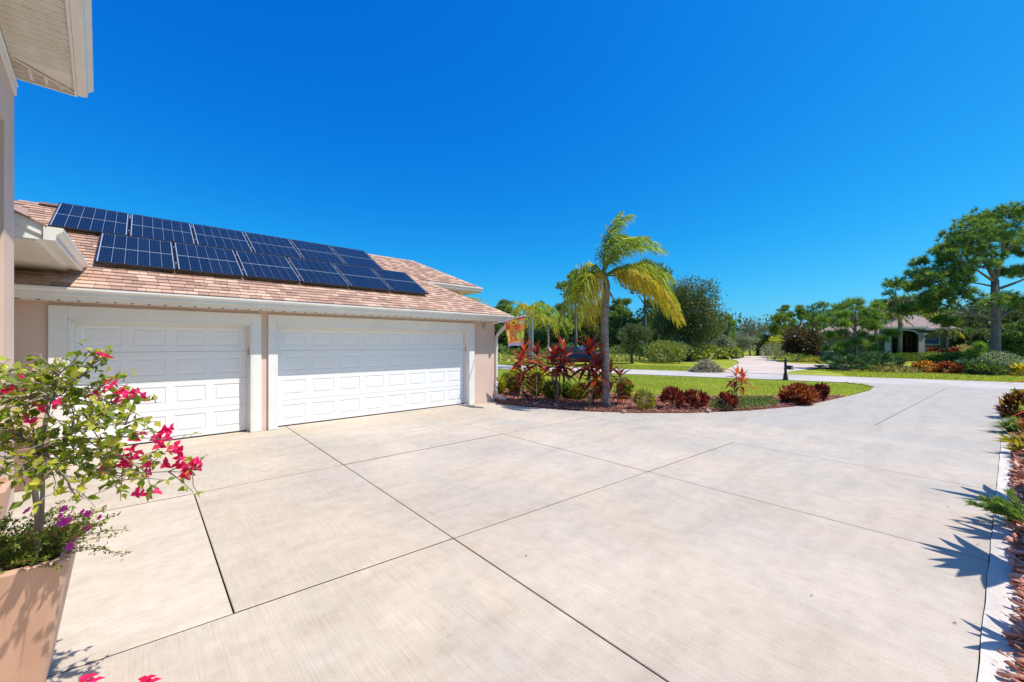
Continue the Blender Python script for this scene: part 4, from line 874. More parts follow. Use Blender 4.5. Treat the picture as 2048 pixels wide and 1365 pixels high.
pts = scatter(gc_, 5200); n = len(pts); C = np.column_stack([pts, rng.random(n) * .12 + .02]); Vv, Ff = leafquads(C, rdirs(n) + np.array([0, 0, .5]), .05, .022, None, .2); npmesh('ground_cover', Vv, Ff, lf_mid, kind='stuff')
# flat stones / edging in the mulch
stone_m = mat('stone', (.25, .24, .23), (.45, .43, .41), scale=12, rough=.9)
for u, v, s_, lab in ((1417, 822, .07, 'flat grey stone in the mulch by the drive edge'), (1535, 812, .06, 'small pale stone in the ground cover'), (1113, 812, .07, 'small grey stone in the mulch below the second ti plant'), (1248, 823, .06, 'flat grey stone near the small ti plant at the drive edge'), (1073, 808, .08, 'pale flat stone on the mulch near the downspout')):
    q = G(u, v, .05); m = MB(); m.add([q + RT * math.cos(a) * s_ * (1 + .2 * math.sin(2 * a)) + FW * math.sin(a) * s_ + Vector((0, 0, .0)) for a in [k * .785 for k in range(8)]] + [q + RT * math.cos(a) * s_ * .8 + FW * math.sin(a) * s_ * .8 + Vector((0, 0, .03)) for a in [k * .785 for k in range(8)]], [tuple(range(8, 16))] + [(k, (k + 1) % 8, 8 + (k + 1) % 8, 8 + k) for k in range(8)])
    tag(m.build('stone', stone_m), lab, 'stone', 'stones in the mulch')
# black lamp-less post among the ti plants
q = G(1128, 781); t = thing('mailbox', (q.x, q.y, 0), 'black mailbox post standing behind the broad ti plant', 'mailbox')
m = MB(); m.tube([q, q + Vector((0, 0, 1.05))], .045, 10); m.tube([q, q + Vector((0, 0, .18))], .07, 10); m.build('post', black_metal, t)
m = MB(); c = q + Vector((0, 0, 1.15)) + RT * -.12; m.obox(c, FW * .20, RT * .09, (0, 0, .07)); m.tube([c - FW * .20 + Vector((0, 0, .07)), c + FW * .20 + Vector((0, 0, .07))], .09, 12); m.build('box', black_metal, t)
# right bed plants in view
q = G(2034, 838); shrub('croton', (q.x, q.y, 0), .26, .30, 900, .15, leafmat('croton_leaf_dark', (.04, .016, .02), (.60, .34, .05), (.17, .05, .03)), 'dark croton with yellow tips at the right frame edge by the border strip', lump=.5, wr=.3, up=.9)
def strappy(name, base, n, L_, m, label, cat, spread=.5, w_=.012):
    t = thing(name, tuple(base), label, cat); base = np.array(base); A = unit(np.column_stack([rng.normal(0, spread, (n, 2)), np.abs(rng.normal(.7, .3, n))])); ln = L_ * (.6 + .6 * rng.random(n))[:, None]
    b0 = base + np.column_stack([rng.normal(0, .04, (n, 2)), np.zeros(n)]); m1 = b0 + A * ln * .6; e = m1 + unit(A * np.array([1.6, 1.6, .1]) + np.array([0, 0, -.25])) * ln * .5; s_ = unit(np.cross(A, np.array([0, 0, 1.]) + rng.normal(0, .1, (n, 3)))) * w_
    V = np.stack([b0 - s_ * .5, b0 + s_ * .5, m1 + s_, m1 - s_, e], 1).reshape(-1, 3); k = np.arange(n)[:, None] * 5; F = np.concatenate([k + np.array([[0, 1, 2, 3]]), k + np.array([[3, 2, 4, 4]])])
    F = F[:n]; V2 = np.concatenate([V]); npmesh('blades', V2, F, m, t, kind='stuff', rnd=rng.random(n))
    F3 = k + np.array([[3, 2, 4]]); npmesh('blade_tips', V2, F3, m, t, kind='stuff'); return t
for u, v, lab in ((2030, 868, 'bright green strappy grass clump spilling over the border strip'), (2046, 858, 'second green strappy clump at the right frame edge')):
    q = G(u, v); strappy('liriope', (q.x, q.y, .02), 260, .36, lf_light, lab, 'grass clump')
def juniper(base, label, n=18, L_=.36):
    t = thing('juniper', tuple(base), label, 'shrub'); base = np.array(base); C = []; A = []; m = MB()
    for k in range(n):
        a = rr.uniform(0, 6.28); d = np.array([math.cos(a), math.sin(a), rr.uniform(.15, .7)]); e = base + d * L_ * rr.uniform(.6, 1.1); p = bez(base, base + d * L_ * .5 + np.array([0, 0, .06]), e, 12); m.tube([Vector(x) for x in p], .004, 4)
        for i in range(2, 12):
            for _ in range(16): C.append(p[i] + rng.normal(0, .012, 3)); A.append(d * 1.2 + rdirs(1)[0] * .9)
    m.build('stems', cane, t); C = np.array(C); Vv, Ff = leaftris(C, np.array(A), .07, .012); npmesh('needles', Vv, Ff, lf_pine_l, t, kind='stuff')
q = P(2058, 1090, 3.75); juniper((q.x, q.y, .03), 'feathery green juniper reaching over the border strip at the right edge')
for u, v, D_, lab in ((2075, 925, 6.1, 'croton with long yellow leaves poking in from the right frame edge'), (2080, 905, 6.9, 'orange-leaved croton just past the right frame edge')):
    q = P(u, v, D_); shrub('croton', (q.x, q.y, .02), .20, .17, 110, .22, lf_gold if D_ < 6.5 else lf_orange, lab, lump=.4, wr=.25, up=.3)
# dry fallen leaves on the drive
dl = mat('dry_leaf', (.10, .06, .04), (.26, .17, .10), mode='rnd', rough=.9)
for i, (u, v) in enumerate(((1053, 1114), (1895, 1015), (1437, 868), (1500, 905), (1150, 1010), (1958, 1090), (1905, 1245), (725, 860), (1830, 975), (1620, 1190))):
    q = G(u, v, .003); n_ = 1; Vv, Ff = leafquads(np.array([tuple(q)]), np.array([[rr.uniform(-1, 1), rr.uniform(-1, 1), .12]]), .022, .013, np.array([[0, 0, 1.]]), .5)
    o = npmesh('dry_leaf', Vv, Ff, dl); tag(o, ('dark dry leaf by the long joint in front of the camera', 'dry leaf near the far right of the drive before the first spiky shadow', 'dry leaf on the grey far part of the drive', 'dry leaf lying near a crossing of two joints', 'dry leaf in the middle of the drive', 'dry leaf next to the border strip by the juniper', 'dry leaf next to the border strip near the bottom frame edge', 'dry leaf in front of the wide garage door', 'dry leaf on the grey slab at the right of the drive', 'dry leaf alone on the big slab at lower right')[i], 'leaf', 'dry leaves on the driveway')

# windblown chips and grit that strayed from the beds onto the concrete edges
ex_c = []
for i in range(len(edge_s)):
    x0, y0 = edge_s[i]
    if x0 < 17: ex_c += [(x0 - abs(random.gauss(0, .12)), y0 - abs(random.gauss(0, .12))) for _ in range(5)]
for _ in range(150):
    x0 = 2.3 + random.random() ** 1.5 * 12; ex_c.append((x0, sun_strip(x0) - .12 + abs(random.gauss(0, .05))))
chips('stray_mulch', np.array(ex_c), .015, .05, .006)
# ================================================================== PALMS
def frond(p0, p1, p2, leafL, n, hang, m, parent, wd=.018, side=1., rach=.018, rnd0=0., taper=True, swing=None):
    "pinnate frond along a bezier; leaflets droop towards the ground"
    pts = bez(tuple(p0), tuple(p1), tuple(p2), 14); mb = MB(); mb.tube([Vector(p) for p in pts], list(np.linspace(rach, .005, 14)), 5); r = mb.build('frond', lf_palm, parent, smooth=True)
    t = np.linspace(.14, .995, n); t = np.repeat(t, 2); n2 = len(t); sgn = np.tile([1., -1.], n)
    P0 = np.array(tuple(p0)); P1 = np.array(tuple(p1)); P2 = np.array(tuple(p2)); tt = t[:, None] + rng.normal(0, .006, (n2, 1)); tt = np.clip(tt, 0, 1)
    C = (1 - tt) ** 2 * P0 + 2 * tt * (1 - tt) * P1 + tt ** 2 * P2; T = unit(2 * (1 - tt) * (P1 - P0) + 2 * tt * (P2 - P1)); S_ = unit(np.cross(T, np.array([0, 0, 1.])))
    prof = np.sin(np.clip(t, 0, 1) * math.pi * .82 + .35) ** .7 if taper else np.ones(n2)
    ln = leafL * prof[:, None] * (.8 + .35 * rng.random((n2, 1))); sw = np.zeros(3) if swing is None else np.array(tuple(swing))
    d0 = unit(S_ * sgn[:, None] * side + T * .55 + rng.normal(0, .22, (n2, 3)) + sw * .5 + np.array([0, 0, .15])); d1 = unit(d0 * (1 - hang) + np.array([0, 0, -1.]) * hang + sw * .6 + rng.normal(0, .08, (n2, 3))); d2 = unit(d1 * .4 + np.array([0, 0, -1.]) * (.4 + hang) + sw * .7)
    a = C; b = a + d0 * ln * .33; c = b + d1 * ln * .36; e = c + d2 * ln * .34; B = unit(np.cross(d1, rdirs(n2))) * wd
    V = np.stack([a - B * .35, a + B * .35, b + B * .5, b - B * .5, c + B * .4, c - B * .4, e + B * .06, e - B * .06], 1).reshape(-1, 3)
    k = np.arange(n2)[:, None, None] * 8; F = (k + np.array([[0, 1, 2, 3], [3, 2, 4, 5], [5, 4, 6, 7]])[None]).reshape(-1, 4)
    npmesh('leaflets', V, F, m, r, kind='stuff', rnd=np.repeat(np.clip(rng.random(n2) * .9 + rnd0, 0, 1), 3)); return r
pbase = G(1212, 815); Dp = pbase.dot(FW)
palm = thing('palm_tree', (pbase.x, pbase.y, 0), 'queen palm with windblown yellow-green fronds in the front mulch bed', 'palm tree')
def PP(u, v, dd=0.): return P(u, v, Dp + dd)
mb = MB(); tp = [PP(1212, 818), PP(1211, 800), PP(1211, 760), PP(1210, 700), PP(1209, 640), PP(1211, 600), PP(1213, 572), PP(1212, 556)]
mb.tube([Vector(x) for x in tp], [.15, .125, .112, .108, .104, .10, .105, .055], 14); mb.build('trunk', trunk_palm, palm, smooth=True)
mb = MB()
for k in range(16):
    z_ = .35 + k * .17; f = z_ / 3.6; c = pbase + Vector((0, 0, z_)); 
    mb.tube([c, c + Vector((0, 0, .012))], (.1145 - .009 * f), 14)
mb.build('leaf_scars', bark_grey, palm)
mb = MB(); mb.tube([PP(1211, 600), PP(1213, 575), PP(1208, 540), PP(1208, 520)], [.115, .10, .05, .02], 10); mb.build('crownshaft', mat('boot', (.22, .13, .08), (.34, .27, .16), scale=9, rough=.9, stretch=(1, 1, .3)), palm, smooth=True)
top = PP(1208, 553); lw = RT * .9 + Vector((0, 0, -.15))
FR = [ # end control points: (mid px, end px, depth mid, depth end, leaflet length, material, hang)
 ((1206, 440), (1262, 432), .1, .2, .42, lf_palm_g, .35), ((1204, 430), (1285, 500), -.2, -.3, .42, lf_palm_g, .4), ((1212, 452), (1318, 492), .0, .0, .50, lf_palm_g, .45),
 ((1200, 470), (1240, 425), .3, .5, .40, lf_palm_g, .3), ((1225, 470), (1330, 505), .5, .9, .46, lf_palm_g, .45), ((1208, 480), (1295, 475), -.4, -.6, .46, lf_palm_g, .4),
 ((1290, 500), (1352, 610), -.2, -.4, .56, lf_palm, .75), ((1280, 520), (1335, 625), .2, .3, .52, lf_palm, .8), ((1300, 515), (1362, 640), -.5, -.8, .52, lf_palm_y, .7), ((1265, 515), (1310, 590), .6, 1.0, .45, lf_palm, .8), ((1290, 540), (1355, 648), .1, .1, .46, lf_palm_y, .75), ((1265, 505), (1345, 560), .1, .0, .5, lf_palm, .75), ((1260, 530), (1310, 570), -.5, -.9, .5, lf_palm_y, .8), ((1180, 505), (1128, 575), .2, .3, .5, lf_palm, .7),
 ((1165, 515), (1172, 640), -.3, -.6, .50, lf_palm_y, .65), ((1150, 530), (1118, 640), .1, .2, .50, lf_palm, .7), ((1160, 525), (1140, 610), .5, .8, .45, lf_palm, .7), ((1175, 520), (1184, 655), -.1, -.2, .46, lf_palm_y, .65), ((1150, 525), (1150, 655), -.5, -.9, .45, lf_palm, .75)]
for mp, ep, dm, de, L_, m, hg in FR:
    left = ep[0] < 1208; frond(top, PP(*mp, dm), PP(*ep, de), L_ * (1.5 if hg > .6 else 1.25), 95, hg, m, palm, wd=.02, swing=(lw * .55 if not left else RT * .12), rach=.022)
mb = MB(); mb.tube([PP(1213, 575), PP(1222, 590), PP(1229, 602)], [.02, .03, .008], 6); mb.build('spathe', bark_grey, palm)
def far_palm(base, hz, Rr, label, m, n=14, leafL=.6, wind=.35, group='queen palms behind the lawn', hang=.6, wd=.04, tw_=.12, tm=trunk_palm, yel=.3):
    t = thing('palm_tree', tuple(base), label, 'palm tree', group); base = Vector(base); mb = MB(); tp = base + Vector((0, 0, hz)) + RT * rr.uniform(-.1, .1)
    mb.tube([base, base.lerp(tp, .5) + RT * .06, tp], [tw_ * 1.2, tw_, tw_ * .85], 9); mb.build('trunk', tm, t, smooth=True)
    for k in range(n):
        a = 6.283 * k / n + rr.random() * .3; el = rr.uniform(.25, 1.25); d = Vector((math.cos(a), math.sin(a), 0)); Lr = Rr * rr.uniform(.85, 1.15)
        mid = tp + d * Lr * .45 + Vector((0, 0, Lr * .62 * math.sin(el))) + RT * wind * .3; end = tp + d * Lr * .95 + Vector((0, 0, Lr * (.65 * math.sin(el) - .75))) + RT * wind
        frond(tp, mid, end, leafL, 26, hang, lf_palm_y if rr.random() < yel * (1.2 - el) else m, t, wd=wd, rach=.03, swing=RT * .2)
    return t
far_palm(G(1058, 736), 4.2, 2.2, 'grey-trunked queen palm between the flag and the grey pole', lf_palm_g, 18, .6, tw_=.085)
far_palm(G(1096, 731), 3.7, 2.1, 'queen palm behind the broad ti plant, lower than its neighbour', lf_palm, 15, .55, yel=.6, tw_=.085)
far_palm(P(926, 700, 34) * 1.0 - Vector((0, 0, 1.24)), 5.1, 2.2, 'palm whose crown shows above and under the raised roof eave', lf_palm_g, 12, .5)
far_palm(LD((1800 - 1024) / 800 * 42, 42), 5.7, 3.0, 'palm with orange-tinged drooping fronds in front of the neighbour house porch', lf_palm_d, 22, 1.0, .1, 'palms by the neighbour house', .75, .12, .17, yel=.8)
far_palm(LD((1893 - 1024) / 800 * 42.5, 42.5), 2.9, 1.7, 'short dark palm at the right end of the neighbour house', lf_palm_d, 14, .6, 0, 'palms by the neighbour house', .85, .06, .10, yel=.1)
far_palm(LD((1752 - 1024) / 800 * 41, 41), 4.6, 2.6, 'palm half hidden behind the young pine', lf_palm_d, 13, .7, .1, 'palms by the neighbour house', .75, .06, .14, yel=.3)

# ================================================================== BROADLEAF TREES AND PINES
def cone_dirs(n): return rdirs(n)
def broadleaf(base, H, Wd, label, m, n=6000, leaf=.2, nb=40, low=.18, tr=.16, dep=None, group=None, name='tree', cat='tree', bark=bark_dark, wr=.5, flat=.85, spik=.0, trunk_h=None, fill=.35):
    base = Vector(base); t = thing(name, tuple(base), label, cat, group); dep = dep or Wd * .8; zc = H * (low + (1 - low) * .5); rz_ = H * (1 - low) * .5
    top = base + Vector((0, 0, H * (low + .35))); mb = MB(); mb.tube([base, base + Vector((rr.uniform(-.1, .1), 0, H * low)), top], [tr * 1.25, tr, tr * .45], 9)
    bc = rdirs(nb) * (rng.random((nb, 1)) ** .35) * .80
    bc[:, 2] = np.maximum(bc[:, 2], -.85); bpos = np.array(base) + np.array(RT) * bc[:, :1] * Wd / 2 + np.array(FW) * bc[:, 1:2] * dep / 2 + np.array([0, 0, 1.]) * (zc + bc[:, 2:] * rz_)
    for k in range(min(nb, 16)):
        q = Vector(bpos[k]); s_ = base + Vector((0, 0, H * (low + rr.random() * .3))); mb.tube([s_, s_.lerp(q, .5) + Vector((0, 0, .03 * H)), q], [tr * .4, tr * .25, tr * .08], 5)
    mb.build('trunk', bark, t, smooth=True)
    br = (.20 + .14 * rng.random(nb)) * min(Wd, 2 * rz_) * .62; idx = rng.integers(0, nb, n); d = rdirs(n); r_ = (fill + (1 - fill) * rng.random(n) ** .5)
    C = bpos[idx] + d * (br[idx] * r_)[:, None] * np.array([1, 1, flat])
    if spik: C[:, 2] += np.maximum(0, rng.normal(0, spik * .6, n)) * (rng.random(n) < .3)
    C[:, 2] = np.maximum(C[:, 2], base.z + .05); A = d + rng.normal(0, .6, (n, 3)) + np.array([0, 0, .25]); ln = leaf * (.6 + .8 * rng.random(n)); Vv, Ff = leafquads(C, A, ln, ln * wr, None, .2)
    tone = rng.random(nb); npmesh('crown', Vv, Ff, m, t, rnd=np.clip(rng.random(n) * .75 + tone[idx] * .25, 0, 1)); return t
def needles(C, A, L_, k, wd, spread=.75):
    n = len(C); Cc = np.repeat(C, k, 0); Aa = np.repeat(unit(A), k, 0); D_ = unit(Aa + rng.normal(0, spread, (n * k, 3))); return leaftris(Cc + D_ * .02, D_, L_ * (.7 + .5 * rng.random(n * k)), wd)
def pine(base, H, clumps, label, m=lf_pine, tr=.2, tuft=.30, tpc=26, kn=14, nw_=.03, group=None, bark=bark_pine, lean=0., limbs=True, trunk_top=.9, bend=None):
    "clumps: list of (right, deep, height, radius)"
    base = Vector(base); t = thing('pine_tree', tuple(base), label, 'pine tree', group); mb = MB(); hh = H * trunk_top
    tpts = [base, base + Vector((0, 0, hh * .3)) + RT * lean * .2, base + Vector((0, 0, hh * .65)) + RT * lean * .5 + RT * rr.uniform(-.1, .1), base + Vector((0, 0, hh)) + RT * lean]
    mb.tube(tpts, [tr * 1.2, tr, tr * .75, tr * .22], 10); mb.build('trunk', bark, t, smooth=True); mb = MB(); C = []; A = []
    for r_, d_, z_, cr in clumps:
        q = base + RT * r_ + FW * d_ + Vector((0, 0, z_)); zs = max(.25 * H, z_ - .45 * math.hypot(r_ - lean, d_) - .1 * H); f = min(1, zs / hh); s_ = base + Vector((0, 0, min(zs, hh))) + RT * lean * f
        if limbs: mb.tube([s_, s_.lerp(q, .5) + Vector((0, 0, -.04 * H)) * .5, q], [tr * .32, tr * .2, tr * .06], 6)
        for _ in range(tpc):
            dd = Vector(rdirs(1)[0]); dd.z *= .6; p = q + dd * cr * rr.random() ** .5; C.append(tuple(p)); A.append(tuple(dd * .8 + Vector((0, 0, .7))))
            if rr.random() < .2 and limbs: mb.tube([q, p], [tr * .06, .008], 4)
    if limbs: mb.build('limbs', bark, t, smooth=True, kind='stuff')
    Vv, Ff = needles(np.array(C), np.array(A), tuft, kn, nw_); npmesh('crown', Vv, Ff, m, t, rnd=np.clip(np.repeat(rng.random(len(C)) * .6, kn) + .4 * rng.random(len(C) * kn), 0, 1)); return t
def px2(u, v, D, ub, ): return ((u - ub) / 800 * D, 1.75 - (v - 688) / 800 * D)
# the big pine on the right
D0 = 27.5; b0 = P(1990, 740, D0); b0.z = 0
cl = []
big = [(1960, 440, 30), (1985, 430, 30), (2015, 432, 32), (2045, 430, 30), (1935, 462, 28), (1915, 480, 24), (1900, 497, 20), (1955, 475, 30), (1990, 465, 34), (2025, 465, 34), (2060, 460, 34), (1975, 500, 26), (1940, 505, 26), (1915, 520, 24), (1890, 510, 18), (2050, 500, 28), (2080, 480, 34),
 (1895, 535, 24), (1870, 548, 24), (1850, 560, 20), (1838, 572, 16), (1875, 575, 24), (1905, 560, 22), (1925, 545, 18), (1855, 590, 22), (1885, 600, 24), (1910, 590, 20), (1930, 575, 14), (1845, 610, 16), (1870, 620, 20), (2035, 545, 20), (2060, 545, 28), (2050, 600, 24), (2075, 610, 30), (2030, 615, 16), (2065, 640, 22), (1945, 530, 14), (1895, 640, 16), (2090, 430, 36), (2110, 500, 40), (2110, 570, 34)]
for u, v, r_ in big:
    x, z = px2(u, v, D0, 1990); cl.append((x, rr.uniform(-.8, .8), z, r_ / 800 * D0)); cl.append((x + rr.uniform(-.3, .3), rr.uniform(-2.6, 2.6), z + rr.uniform(-.4, .3), r_ / 800 * D0 * .9))
t = thing('pine_tree', tuple(b0), 'largest pine, spreading flat-topped crown on a thick bare trunk at the right', 'pine tree')
mb = MB(); BP = lambda u, v, d=0: P(u, v, D0 + d)
mb.tube([b0, BP(1991, 700), BP(1992, 640), BP(1990, 600), BP(1990, 560)], [.32, .25, .225, .21, .19], 14); mb.build('trunk', bark_pine, t, smooth=True)
mb = MB()
LM = [((1990, 560), (1975, 530), (1945, 490), .2, 0), ((1990, 560), (2000, 525), (2020, 480), .2, .3), ((1990, 565), (1960, 545), (1925, 520), .12, -.5), ((1990, 640), (1930, 625), (1860, 600), .16, 0), ((1992, 645), (2015, 620), (2070, 600), .17, 0), ((1991, 580), (2030, 568), (2080, 545), .15, .5), ((1990, 575), (1960, 566), (1900, 560), .09, .4),
 ((1978, 528), (1960, 490), (1955, 450), .12, .3), ((2004, 520), (2010, 480), (2000, 440), .12, -.4), ((2010, 505), (2045, 470), (2075, 450), .12, .2), ((1960, 505), (1930, 480), (1910, 490), .08, .1), ((1975, 530), (1950, 520), (1900, 515), .08, .6), ((1930, 622), (1890, 590), (1850, 570), .09, .3), ((2015, 500), (2035, 490), (2060, 500), .08, -.3), ((1985, 530), (1985, 500), (1975, 470), .10, -.8), ((1935, 624), (1900, 630), (1870, 622), .07, -.5)]
for a, b_, c, r_, dd in LM: pts = bez(tuple(BP(*a)), tuple(BP(*b_, dd)), tuple(BP(*c, dd * 2)), 7); mb.tube([Vector(p) for p in pts], list(np.linspace(r_ * .75, r_ * .22, 7)), 7)
C = []; A = []
for x, d_, z, cr in cl:
    q = b0 + RT * x + FW * d_ + Vector((0, 0, z))
    for _ in range(27):
        dd = Vector(rdirs(1)[0]); dd.z *= .55; p = q + dd * cr * rr.random() ** .45; C.append(tuple(p)); A.append(tuple(dd * .9 + Vector((0, 0, .6))))
        if rr.random() < .25: mb.tube([q - Vector((0, 0, .15)), p], [.03, .012], 4)
mb.build('limbs', bark_pine, t, smooth=True)
C = np.array(C); kn = 30; Vv, Ff = needles(C, np.array(A), .36, kn, .042); npmesh('crown', Vv, Ff, lf_pine, t, rnd=np.clip(np.repeat(rng.random(len(C)) * .6, kn) + .4 * rng.random(len(C) * kn), 0, 1))
# young pine
D1 = 28.; b1 = P(1712, 738, D1); b1.z = 0
yc = [(1712, 606, 14), (1690, 615, 14), (1735, 615, 14), (1675, 632, 15), (1712, 628, 18), (1748, 635, 14), (1665, 650, 13), (1690, 648, 16), (1725, 650, 18), (1755, 655, 14), (1668, 672, 13), (1695, 668, 14), (1735, 672, 16), (1758, 680, 12), (1680, 692, 12), (1702, 685, 10), (1740, 695, 14), (1762, 700, 10), (1665, 700, 10), (1690, 708, 10), (1748, 712, 10), (1712, 645, 14), (1650, 640, 8), (1772, 668, 8)]
pine(b1, 4.9, [(*[px2(u, v, D1, 1712)[0]], rr.uniform(-1., 1.), px2(u, v, D1, 1712)[1], r_ * .75 / 800 * D1) for u, v, r_ in yc for _ in range(2)], 'bushy young pine with long bright needles in front of the neighbour house', lf_pine_l, .11, .36, 12, 40, .03)
b2 = P(1957, 742, 25.5); b2.z = 0
pine(b2, 1.75, [(x, y, z, .22) for x, y, z in ((0, 0, 1.6), (-.35, .1, 1.2), (.4, -.1, 1.15), (.1, .3, 1.0), (-.2, -.3, .9), (.55, .1, .75), (-.5, 0, .7), (0, 0, 1.25), (.25, 0, .6))], 'small bright green pine sapling at the foot of the largest pine', lf_pine_l, .05, .36, 10, 44, .03)
def pine_px(u, D, vt, vb, w, label, m=lf_pine, k=12, tr=.16, **kw):
    b_ = P(u, 700, D); b_.z = 0; H = 1.75 - (vt - 688) / 800 * D; zb = 1.75 - (vb - 688) / 800 * D; W_ = w / 800 * D; cls = []
    for _ in range(k):
        f = rr.random() ; z_ = zb + (H - zb) * f * .95; rad = W_ / 2 * math.sqrt(max(.08, 1 - (2 * f - .9) ** 2)) * rr.uniform(.3, 1); a = rr.random() * 6.28; cls.append((rad * math.cos(a), rad * math.sin(a), z_, W_ * rr.uniform(.13, .2)))
    cls.append((0, 0, H - .3, W_ * .15)); return pine(b_, H, cls, label, m, tr, kw.pop('tuft', .42), kw.pop('tpc', 30), kw.pop('kn', 14), kw.pop('nw_', .07), lean=rr.uniform(-.3, .3), **kw)
PG = 'tall pines behind the road'
for u, D, vt, vb, w, k, lab in ((1152, 47, 545, 600, 78, 16, 'tall pine with a rounded crown rising left of the palm fronds'), (1292, 48, 525, 590, 100, 18, 'tallest pine, its crown showing just over the right palm fronds'), (1316, 52, 560, 620, 60, 12, 'tall pine between the right fronds and the big oak'), (1234, 54, 600, 660, 60, 14, 'tall pine just right of the palm trunk'), (1205, 58, 600, 650, 50, 12, 'slim pine directly behind the palm trunk'), (1080, 56, 605, 660, 60, 12, 'pine behind the lower queen palm'), (1006, 52, 602, 650, 56, 12, 'dark pine rising beside the house eave'), (1030, 60, 625, 680, 60, 12, 'pine behind the house flag'), (1125, 60, 610, 680, 66, 14, 'dark pine behind the magenta-topped ti plant'), (1180, 52, 590, 665, 60, 14, 'pine left of the palm trunk with a bare straight stem'), (1255, 62, 600, 660, 60, 12, 'far pine left of the small oak')):
    pine_px(u, D, vt, vb, w, lab, k=k, group=PG)
for u, D, vt, vb, w, k, m, lab in ((1456, 52, 632, 700, 44, 16, lf_pine_l, 'bright green pine close against the right side of the big oak'), (1564, 60, 628, 672, 76, 16, lf_light, 'light yellow-green round-topped pine left of the bronze tree'), (1600, 66, 612, 660, 50, 12, lf_pine, 'dark pine behind the yellow-green one'), (1640, 68, 607, 660, 66, 14, lf_pine, 'wide dark pine behind the neighbour roof at its left end'), (1572, 72, 612, 660, 34, 8, lf_pine, 'small dark pine top above the yellow-green pine'), (1790, 60, 566, 660, 66, 18, lf_pine, 'slim pine behind the porch palm'), (1668, 70, 620, 670, 50, 10, lf_pine, 'pine behind the left side of the young pine')):
    pine_px(u, D, vt, vb, w, lab, m=m, k=k, group='pines behind the neighbour house')
def bl(u, D, vt, w, label, m, n=5000, vb=None, **kw):
    b_ = P(u, 700, D); b_.z = 0; H = 1.75 - (vt - 688) / 800 * D; return broadleaf(b_, H, w / 800 * D, label, m, n, **kw)
bl(1378, 41.2, 562, 150, 'big dark oak with an upright ragged crown beyond the road', lf_oak, 26000, leaf=.22, nb=70, low=.14, tr=.24, spik=.55, flat=1.3, name='oak_tree', cat='tree', wr=.4)
bl(1264, 36, 640, 84, 'small greyish oak with a thin dark trunk right of the palm', lf_oak, 7000, leaf=.16, nb=34, low=.22, tr=.11, name='oak_tree', wr=.4)
WG = 'dark trees of the wood beyond the road'
for i, (u, D, vt, w, m) in enumerate(((990, 50, 645, 60, lf_dark), (1020, 56, 655, 70, lf_mid), (1048, 48, 660, 60, lf_dark), (1085, 58, 640, 80, lf_dark), (1110, 50, 665, 60, lf_mid), (1140, 58, 632, 80, lf_dark), (1172, 52, 650, 64, lf_dark), (1222, 58, 640, 70, lf_mid), (1250, 50, 652, 60, lf_dark), (1312, 54, 618, 84, lf_mid), (1330, 60, 600, 80, lf_dark), (1430, 62, 640, 90, lf_mid), (1200, 66, 640, 90, lf_dark), (1060, 70, 640, 100, lf_mid))):
    places = ('left of the downspout line', 'behind the flag', 'behind the queen palm trunk', 'behind the grey pole', 'behind the second ti plant', 'between the broad ti plant and the palm', 'just left of the palm trunk', 'just right of the palm trunk', 'behind the small oak', 'left of the big oak', 'close behind the big oak', 'right behind the big oak', 'farthest back behind the palm trunk', 'farthest back behind the grey pole')
    bl(u, D, vt - 22, w * 1.1, ('mid green' if m is lf_mid else 'dark green') + ' woodland tree ' + places[i], m, 5200, leaf=.30, nb=26, low=.05, tr=.14, group=WG)
for u, D, vt, w, m, n, lab, lf in ((1446, 47, 664, 50, lf_silver, 3500, 'silvery grey leafless-looking bush right of the big oak', .16), (1486, 52, 660, 60, lf_silver, 4000, 'pale silver shrub left of the white gate walls', .16), (1500, 62, 634, 56, lf_mauve, 3000, 'mauve-grey half bare tree behind the silver shrub', .2), (1532, 60, 660, 56, lf_mid, 3000, 'olive green tree behind the white gate', .2), (1535, 66, 640, 36, lf_mauve, 1500, 'brownish thin tree top behind the white gate', .2), (1560, 50, 668, 50, lf_gy, 3500, 'yellow-green bushy tree left of the bronze magnolia', .18),
    (1620, 74, 625, 60, lf_mid, 3000, 'green tree behind the bronze magnolia', .3), (1690, 78, 622, 80, lf_dark, 3000, 'dark tree behind the neighbour roof ridge', .3), (1745, 74, 620, 70, lf_mid, 3000, 'green tree between the young pine and the porch palm', .3)):
    bl(u, D, vt, w, lab, m, n, leaf=lf, nb=24, low=.08, tr=.1, group='trees around the neighbour driveway', bark=bark_grey)
bl(1607, 41, 646, 88, 'dark bronze magnolia tree by the neighbour driveway', lf_bronze, 7000, leaf=.24, nb=40, low=.06, tr=.1, name='magnolia_tree', wr=.45)
